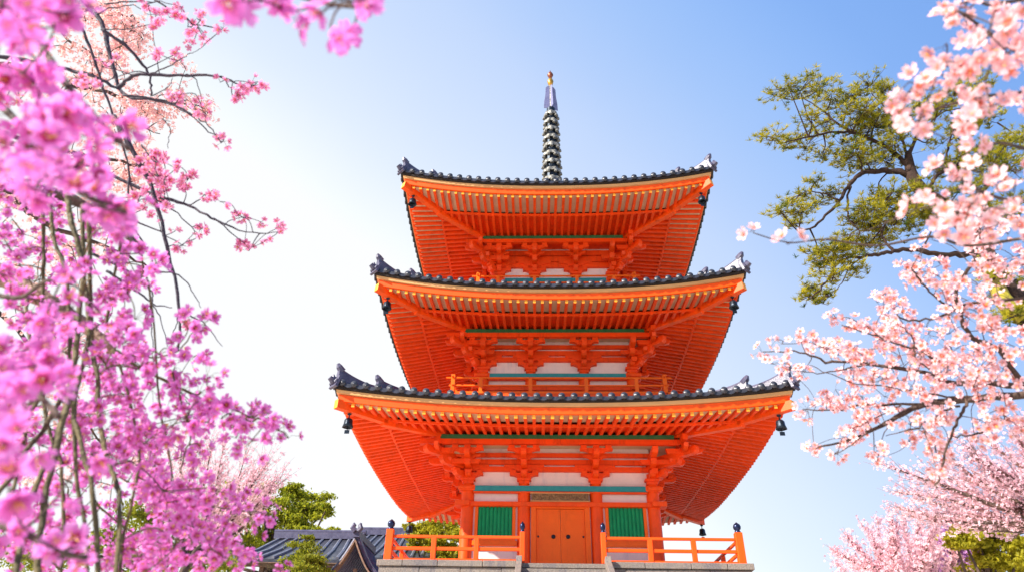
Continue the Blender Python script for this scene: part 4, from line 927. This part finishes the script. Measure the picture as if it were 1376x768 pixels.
cl = ellipses([(1268, 20, 7, 6, 2), (1290, 12, 8, 6, 2), (1298, 28, 9, 8, 2), (1312, 35, 6, 5, 1), (1340, 20, 10, 9, 3), (1355, 40, 12, 14, 4), (1325, 50, 8, 8, 2), (1271, 60, 6, 5, 1), (1273, 72, 5, 5, 1), (1305, 65, 10, 6, 2), (1275, 86, 12, 6, 3), (1298, 88, 10, 8, 2), (1290, 105, 9, 6, 2),
    (1230, 110, 9, 8, 3), (1247, 120, 8, 7, 2), (1268, 122, 9, 8, 2), (1262, 95, 6, 5, 1), (1335, 95, 14, 12, 4), (1360, 85, 14, 14, 4), (1365, 60, 10, 10, 2), (1205, 145, 8, 6, 2), (1240, 160, 14, 12, 4), (1225, 178, 6, 6, 1), (1315, 130, 14, 8, 4), (1305, 160, 14, 12, 4), (1330, 145, 10, 10, 2), (1313, 198, 2, 2, 1), (1372, 130, 5, 10, 2), (1368, 8, 8, 6, 2),
    (1263, 232, 10, 7, 3), (1285, 235, 8, 5, 1), (1310, 225, 10, 8, 1), (1295, 280, 30, 14, 5), (1260, 262, 12, 10, 2), (1340, 255, 25, 14, 5), (1365, 230, 10, 14, 3), (1330, 290, 30, 20, 6), (1372, 300, 10, 30, 4), (1012, 313, 4, 4, 1), (1058, 326, 5, 5, 2), (1285, 300, 20, 12, 4), (1250, 300, 14, 10, 3), (1240, 282, 10, 8, 2)], (1.05, 1.35), .020, (1, 3), .8)
t.nest(cl, .0011)

t.kind = 'mid'; t.size = .013; crown(t, (2.6, 1.5, 3.6), 1.3, 16, 9, (4, 7))

# ================================================================ far cherries with feathery twigs
def fan(t, base, tips, d, r0, dens, n2=5, tl=.9, spread=.5, jit=.05, clr=.05, per=3):
    """limbs from a base point to pixel tips; side twigs all the way, flowers packed along every twig"""
    a = Acc(); tw = Acc(); pts = []
    for (px, py) in tips:
        dd = d*rng.uniform(.9, 1.1); e = at(px, py, dd); L_ = np.linalg.norm(e-base)
        mid = (base+e)/2+rng.normal(scale=.05*L_, size=3)-np.array([0, 0, .05*L_])
        P = smooth([base, base+(mid-base)*.5+rng.normal(scale=.03*L_, size=3), mid, (mid+e)/2+rng.normal(scale=.02*L_, size=3), e], 0, 6)
        t.branch(P, r0, r0*.12, None, 6)
        dirn = (e-base)/L_
        for i in range(7, len(P)):
            for _ in range(n2):
                u = dirn*rng.uniform(.6, 1.2)+rng.normal(size=3)*spread; u[2] += .15; u /= np.linalg.norm(u)
                l = tl*rng.uniform(.4, 1.0)*(1-.35*i/len(P)); Q = smooth([P[i], P[i]+u*l*.5+rng.normal(scale=.05*l, size=3), P[i]+u*l+np.array([0, 0, .04*l])], 0, 4)
                tw.tube(Q, np.linspace(r0*.09, r0*.03, len(Q)), 3, cap=False)
                k = max(2, int(l*dens)); f = rng.random(k)**.8; idx = f*(len(Q)-1); i0 = idx.astype(int); i1 = np.minimum(i0+1, len(Q)-1); w_ = (idx-i0)[:, None]
                pts.append(Q[i0]*(1-w_)+Q[i1]*w_+rng.normal(scale=jit, size=(k, 3)))
        k = int(L_*dens*.6); f = .35+.65*rng.random(k); idx = f*(len(P)-1); i0 = idx.astype(int); i1 = np.minimum(i0+1, len(P)-1); w_ = (idx-i0)[:, None]
        pts.append(P[i0]*(1-w_)+P[i1]*w_+rng.normal(scale=jit*1.3, size=(k, 3)))
    tw.build('twigs', 'rosetwig', t.r)
    flowers(a, np.concatenate(pts), t.size, 'far'); a.build(t.fol, (t.petal, 'stamen'), t.r, tone=True)
def ground_at(x, y): return float(terrain_z(np.array(x), np.array(y)))
def trunk_to(t, b, r, lean=(0, 0)):
    z = ground_at(b[0]+lean[0], b[1]+lean[1]); o = np.array([b[0]+lean[0], b[1]+lean[1], z-.1])
    t.r.location = (*o[:2], z)
    t.trunk([o, o+(b-o)*.4+[.08, .05, 0], o+(b-o)*.75+[-.05, 0, 0], b], [r*1.4, r*1.1, r, r*.8])
def at_h(px, py, Y): return at_y(px, py, Y)
def far_cherry(name, base, Y, label, petal, size, groups, r, d, **k):
    b = at_h(base[0], base[1], Y); t = Tree(name, (b[0], b[1], 0), label, 'tree', None, petal, 'bark', 'far', size)
    bpy.context.view_layer.update()
    t.r.location = (b[0], b[1], ground_at(b[0], b[1])); trunk_to(t, b, r)
    fan(t, b, groups, d, r*.5, **k); return t
far_cherry('far_cherry_tree', (1470, 700), 8.2, 'rose pink cherry tree with long feathery sprays at the lower right edge', 'p_far', .022,
    [(1208, 631), (1212, 662), (1215, 683), (1232, 694), (1285, 620), (1310, 605), (1330, 595), (1376, 600), (1300, 650), (1260, 700), (1340, 640), (1376, 650), (1250, 650), (1240, 670), (1376, 570), (1270, 640), (1320, 620)], .10, 11.0, dens=17, n2=5, tl=.62, spread=.22, jit=.03)
far_cherry('far_cherry_tree', (1222, 800), 15, 'small pink cherry tree fanning up beside the podium at bottom right', 'p_far', .034,
    [(1128, 758), (1130, 745), (1145, 728), (1165, 712), (1180, 702), (1200, 704), (1215, 705), (1232, 710), (1250, 722), (1262, 740), (1175, 735), (1200, 725), (1225, 735), (1150, 762), (1240, 750), (1190, 755), (1265, 700), (1280, 705)], .10, 18.0, dens=17, n2=5, tl=.6, spread=.3, jit=.04)
far_cherry('lilac_cherry_tree', (1290, 800), 18, 'lilac flowering cherry tree between the small pink cherry and the yellow-green tree', 'p_lilac', .05,
    [(1240, 748), (1255, 738), (1270, 728), (1285, 722), (1300, 728), (1318, 735), (1330, 745), (1290, 745), (1270, 755), (1310, 755)], .10, 21.0, dens=26, n2=6, tl=.7, spread=.5, jit=.08)
far_cherry('bare_pink_cherry_tree', (250, 760), 13, 'sparse pink cherry tree with bare pointed twigs above the green trees at left', 'p_far', .028,
    [(355, 628), (340, 640), (371, 645), (350, 662), (330, 612), (300, 600), (285, 595), (265, 605), (245, 590), (225, 600), (310, 650), (330, 655), (205, 620), (290, 625), (368, 655), (190, 600)], .09, 16.5, dens=15, n2=4, tl=1.0, spread=.28, jit=.035)

# ================================================================ leafy trees
def leaves(acc, P, size, up=None, asp=.55):
    n = len(P); Rm = rand_rot(n, up, 1.0); s = size*rng.uniform(.6, 1.3, n)
    V = np.array([(-1, 0, 0), (0, -asp, .12), (1, 0, 0), (0, asp, .12)])
    W = np.einsum('nij,nvj->nvi', Rm, V[None]*s[:, None, None])+P[:, None]
    tone = np.zeros((n, 4, 3)); tone[:, :, 0] = .3+.7*rng.random(n)[:, None]; tone[:, :, 1] = rng.random(n)[:, None]**1.2
    acc.add(W.reshape(-1, 3), np.arange(n*4).reshape(-1, 4), 0, tone.reshape(-1, 3))
def leafy_tree(name, base, Y, label, m_, pads, r, nleaf, size, cat='tree', bark='bark', depth=1.0, flat=.6):
    """pads: (px, py, radius in px); each pad is a loose clump of leaves at the end of a limb"""
    b = at_h(base[0], base[1], Y); t = Tree(name, (b[0], b[1], 0), label, cat, None, m_, bark, 'far', size, 'leaves'); trunk_to(t, b, r)
    a = Acc(); tw = Acc()
    for px, py, pr_ in pads:
        Yp = Y+rng.uniform(-1, 1)*depth; c_ = at_y(px, py, Yp); rad = pr_*np.linalg.norm(c_-CAM)/FPX
        mid = b+(c_-b)*.5+rng.normal(scale=.06, size=3)*np.linalg.norm(c_-b)
        t.branch(smooth([b-[0, 0, .2], mid, c_], 0, 5), r*.45, r*.08, None, 6)
        nsub = 9
        for _ in range(nsub):
            o = rng.normal(size=3); o /= np.linalg.norm(o); o *= rad*rng.uniform(.25, 1.5); o[2] *= flat; sc = c_+o
            tw.tube([c_, c_+o*.5+rng.normal(scale=.05*rad, size=3), sc], [r*.07, r*.05, r*.025], 3, cap=False)
            n = int(nleaf*rng.uniform(.5, 1.3)); q = rng.normal(size=(n, 3))*rad*.30; q[:, 2] *= .42
            leaves(a, sc+q, size)
    tw.build('twigs', bark, t.r); a.build('leaves', m_, t.r, tone=True)
    return t
leafy_tree('green_tree', (372, 770), 44, 'rounded yellow-green tree rising behind the low tiled hall at left', 'leaf',
    [(300, 665, 16), (318, 655, 13), (345, 662, 14), (335, 690, 16), (398, 662, 17), (420, 668, 15), (380, 672, 15), (412, 682, 17), (435, 690, 13), (385, 695, 18), (405, 705, 18), (425, 712, 13), (360, 700, 18), (345, 680, 16), (325, 672, 16), (308, 690, 16), (330, 705, 18), (360, 720, 16), (310, 725, 18), (445, 712, 7), (340, 740, 18), (300, 755, 20), (350, 672, 10), (390, 655, 9), (440, 680, 6)], .35, 150, .105, depth=2.5)
leafy_tree('green_tree', (215, 800), 30, 'green tree half hidden behind the magenta weeping cherry at bottom left', 'bush',
    [(240, 700, 22), (200, 690, 22), (160, 720, 24), (230, 740, 24), (280, 730, 22), (180, 755, 24), (270, 760, 24), (120, 740, 24), (290, 700, 14), (60, 750, 26), (20, 730, 24)], .25, 110, .09, depth=2)
leafy_tree('garden_bush', (412, 790), 29, 'small round bush in front of the low tiled hall', 'bush',
    [(412, 728, 9), (405, 742, 13), (422, 745, 13), (398, 755, 13), (415, 758, 15), (430, 757, 10), (402, 765, 14), (425, 766, 14)], .08, 120, .055, 'bush', depth=.5, flat=.9)
leafy_tree('yellow_green_tree', (596, 800), 40, 'bright yellow-green tree seen through the podium railing left of the pagoda', 'leafy',
    [(600, 703, 14), (582, 712, 13), (565, 708, 8), (612, 715, 14), (590, 725, 16), (575, 738, 15), (605, 740, 18), (560, 725, 9), (620, 700, 10), (590, 750, 18), (570, 752, 10), (625, 750, 14), (550, 708, 5)], .25, 110, .10, depth=1.5)
leafy_tree('golden_green_tree', (1330, 830), 15, 'golden green tree beneath the feathery pink cherry at bottom right', 'leafy',
    [(1290, 718, 14), (1305, 712, 14), (1325, 708, 12), (1340, 722, 14), (1285, 730, 8), (1355, 730, 14), (1370, 735, 14), (1330, 745, 18), (1350, 755, 20), (1320, 762, 16), (1375, 758, 18), (1345, 708, 10)], .14, 150, .045, depth=.8)

# ================================================================ old pine, right
b = at_y(1500, 520, 13); Yp = 13
t = Tree('pine_tree', (b[0], b[1], 0), 'old pine with dark sinuous limbs and yellow-green needle pads behind the pale cherry at right', 'tree', None, 'pine', 'pinebark', 'far', .1, 'needles')
zg = ground_at(b[0]+.6, 13); t.r.location = (b[0]+.6, 13, zg)
t.trunk([(b[0]+.6, 13, zg-.1), (b[0]+.5, 13, 4.2), b, at_y(1420, 455, 13), at_y(1368, 410, 13), at_y(1344, 381, 13), at_y(1315, 330, 13), at_y(1280, 285, 12.9), at_y(1245, 262, 12.8), at_y(1226, 238, 12.8), at_y(1220, 205, 12.8)], [.36, .33, .31, .30, .28, .25, .20, .17, .16, .14, .07], 'pinebark', 14)
a = Acc(); P = smooth([at_y(1376, 425, 12.78), at_y(1350, 405, 12.76), at_y(1338, 382, 12.78), at_y(1318, 345, 12.82)]); a.tube(P, np.linspace(.20, .13, len(P)), 10); a.build('moss_patch', 'moss', t.r, smooth=True)
LB = [([(1226, 238), (1205, 230), (1180, 230), (1158, 233), (1142, 248), (1128, 270), (1100, 300), (1074, 312)], .085, 0),
 ([(1222, 225), (1200, 205), (1180, 192), (1158, 182), (1135, 172), (1118, 160), (1100, 145), (1080, 132)], .06, .5),
 ([(1180, 192), (1150, 180), (1120, 178), (1087, 184), (1060, 190), (1030, 188)], .04, -.5),
 ([(1318, 338), (1290, 342), (1255, 341), (1230, 335), (1202, 337), (1180, 342), (1158, 345), (1130, 350), (1105, 385), (1090, 398)], .07, -.3),
 ([(1220, 210), (1235, 180), (1250, 165), (1270, 150), (1300, 145)], .05, .4), ([(1222, 215), (1210, 180), (1200, 160), (1180, 135), (1165, 118)], .04, .3),
 ([(1245, 262), (1260, 235), (1290, 222), (1320, 218), (1360, 212)], .05, -.4), ([(1270, 220), (1275, 195), (1285, 170), (1310, 160), (1340, 165)], .03, .2),
 ([(1142, 248), (1138, 275), (1142, 295), (1155, 310), (1150, 325)], .03, .2), ([(1128, 270), (1110, 262), (1085, 258), (1060, 270)], .025, .3), ([(1200, 337), (1185, 318), (1190, 300), (1215, 285)], .035, .2), ([(1236, 250), (1215, 262), (1190, 272), (1170, 285)], .03, -.2),
 ([(1158, 345), (1140, 362), (1128, 385), (1112, 396)], .02, .3), ([(1315, 330), (1340, 300), (1370, 290)], .04, .2)]
for pts, r, dy in LB:
    n = len(pts); P = smooth([at_y(x, y, 12.8+dy*i/n) for i, (x, y) in enumerate(pts)], .012, 5); t.branch(P, r, r*.2, None, 7)
pads = [(1060, 118, 12, 7), (1045, 126, 9, 6), (1075, 122, 14, 8), (1100, 120, 14, 9), (1118, 128, 15, 9), (1135, 142, 15, 9), (1150, 128, 10, 7), (1170, 115, 12, 9), (1185, 122, 10, 9), (1160, 150, 16, 10), (1185, 150, 16, 11), (1150, 165, 15, 9), (1172, 172, 16, 10), (1195, 170, 16, 11), (1210, 150, 10, 9), (1205, 190, 16, 10),
 (1090, 160, 10, 7), (1110, 172, 11, 7), (1070, 186, 11, 7), (1085, 195, 12, 6), (1040, 185, 10, 5), (1022, 184, 8, 4), (1055, 196, 8, 5), (1130, 195, 13, 8), (1150, 205, 14, 9), (1172, 205, 14, 9), (1135, 218, 12, 7), (1160, 222, 14, 7), (1190, 215, 14, 8), (1105, 208, 9, 5),
 (1080, 262, 8, 6), (1062, 272, 9, 6), (1050, 285, 9, 6), (1078, 282, 10, 7), (1098, 275, 10, 7), (1068, 300, 9, 5), (1095, 245, 9, 5), (1120, 258, 8, 5), (1180, 265, 12, 8), (1200, 258, 13, 8), (1165, 280, 14, 9), (1185, 285, 15, 9), (1205, 280, 15, 10), (1150, 298, 14, 8), (1170, 305, 14, 9), (1195, 305, 16, 9), (1220, 300, 15, 9), (1225, 275, 12, 8),
 (1100, 340, 12, 7), (1120, 335, 13, 8), (1140, 325, 13, 8), (1115, 350, 12, 7), (1135, 345, 12, 7), (1160, 330, 13, 8), (1180, 325, 12, 7), (1100, 360, 9, 6), (1120, 370, 12, 6), (1095, 385, 9, 6), (1085, 398, 8, 6), (1108, 395, 8, 5), (1150, 362, 11, 5), (1100, 405, 5, 5),
 (1240, 285, 12, 9), (1255, 290, 12, 9), (1240, 255, 11, 8), (1290, 210, 14, 8), (1270, 225, 13, 8), (1310, 205, 15, 8), (1335, 205, 15, 9), (1355, 195, 14, 9), (1370, 185, 10, 10), (1330, 225, 15, 9), (1355, 225, 14, 9), (1300, 232, 14, 8), (1280, 180, 12, 8), (1300, 165, 12, 9), (1320, 160, 12, 8), (1260, 145, 13, 9), (1280, 130, 13, 9), (1300, 120, 13, 8), (1240, 140, 10, 8), (1330, 150, 10, 8), (1250, 180, 9, 6), (1290, 255, 12, 7), (1320, 250, 12, 7), (1290, 95, 9, 6), (1320, 110, 10, 8), (1350, 285, 14, 10), (1350, 395, 10, 8), (1362, 420, 10, 10), (1340, 370, 8, 7), (1335, 430, 8, 8), (1368, 380, 8, 10), (1320, 280, 12, 8), (1370, 270, 10, 9)]
a = Acc(); tw = Acc()
for px, py, rx, ry in pads:
    dy = rng.uniform(-.8, .8); c_ = at_y(px, py, 12.8+dy); k = np.linalg.norm(c_-CAM)/FPX; b_ = t.nearest(c_)
    tw.tube(smooth([b_[1], (b_[1]+c_)/2+rng.normal(scale=.06, size=3), c_], 0, 3), np.linspace(.022, .008, 7), 4, cap=False)
    n = int(rx*ry*.40)+6
    for _ in range(n):
        o = rng.normal(size=3)*[rx*k*.88, rx*k*.8, ry*k*.52]; q = c_+o
        if rng.random() < .5: tw.tube([c_+o*.2-[0, 0, .02], q-[0, 0, .03]], [.007, .004], 3, cap=False)
        m_ = 17; u = rng.normal(size=(m_, 3)); u[:, 2] = abs(u[:, 2])*.9+.15; u /= np.linalg.norm(u, axis=1)[:, None]; l = .12*rng.uniform(.6, 1.2, m_)[:, None]
        sd_ = np.cross(u, rng.normal(size=(m_, 3))); sd_ /= np.linalg.norm(sd_, axis=1)[:, None]; w_ = .008
        V = np.stack([q-sd_*w_, q+sd_*w_, q+u*l+sd_*w_*.3, q+u*l-sd_*w_*.3], 1).reshape(-1, 3)
        tone = np.zeros((m_*4, 3)); tone[:, 0] = .4+.6*rng.random(); tone[:, 1] = np.clip(rng.random()*.7+.3*(o[2]/(ry*k+.01)), 0, 1)  # sunlit tops painted in: tufts higher in a pad get the lighter colour
        a.add(V, np.arange(m_*4).reshape(-1, 4), 0, tone)
tw.build('twigs', 'pinebark', t.r); a.build('needles', 'pine', t.r, tone=True)
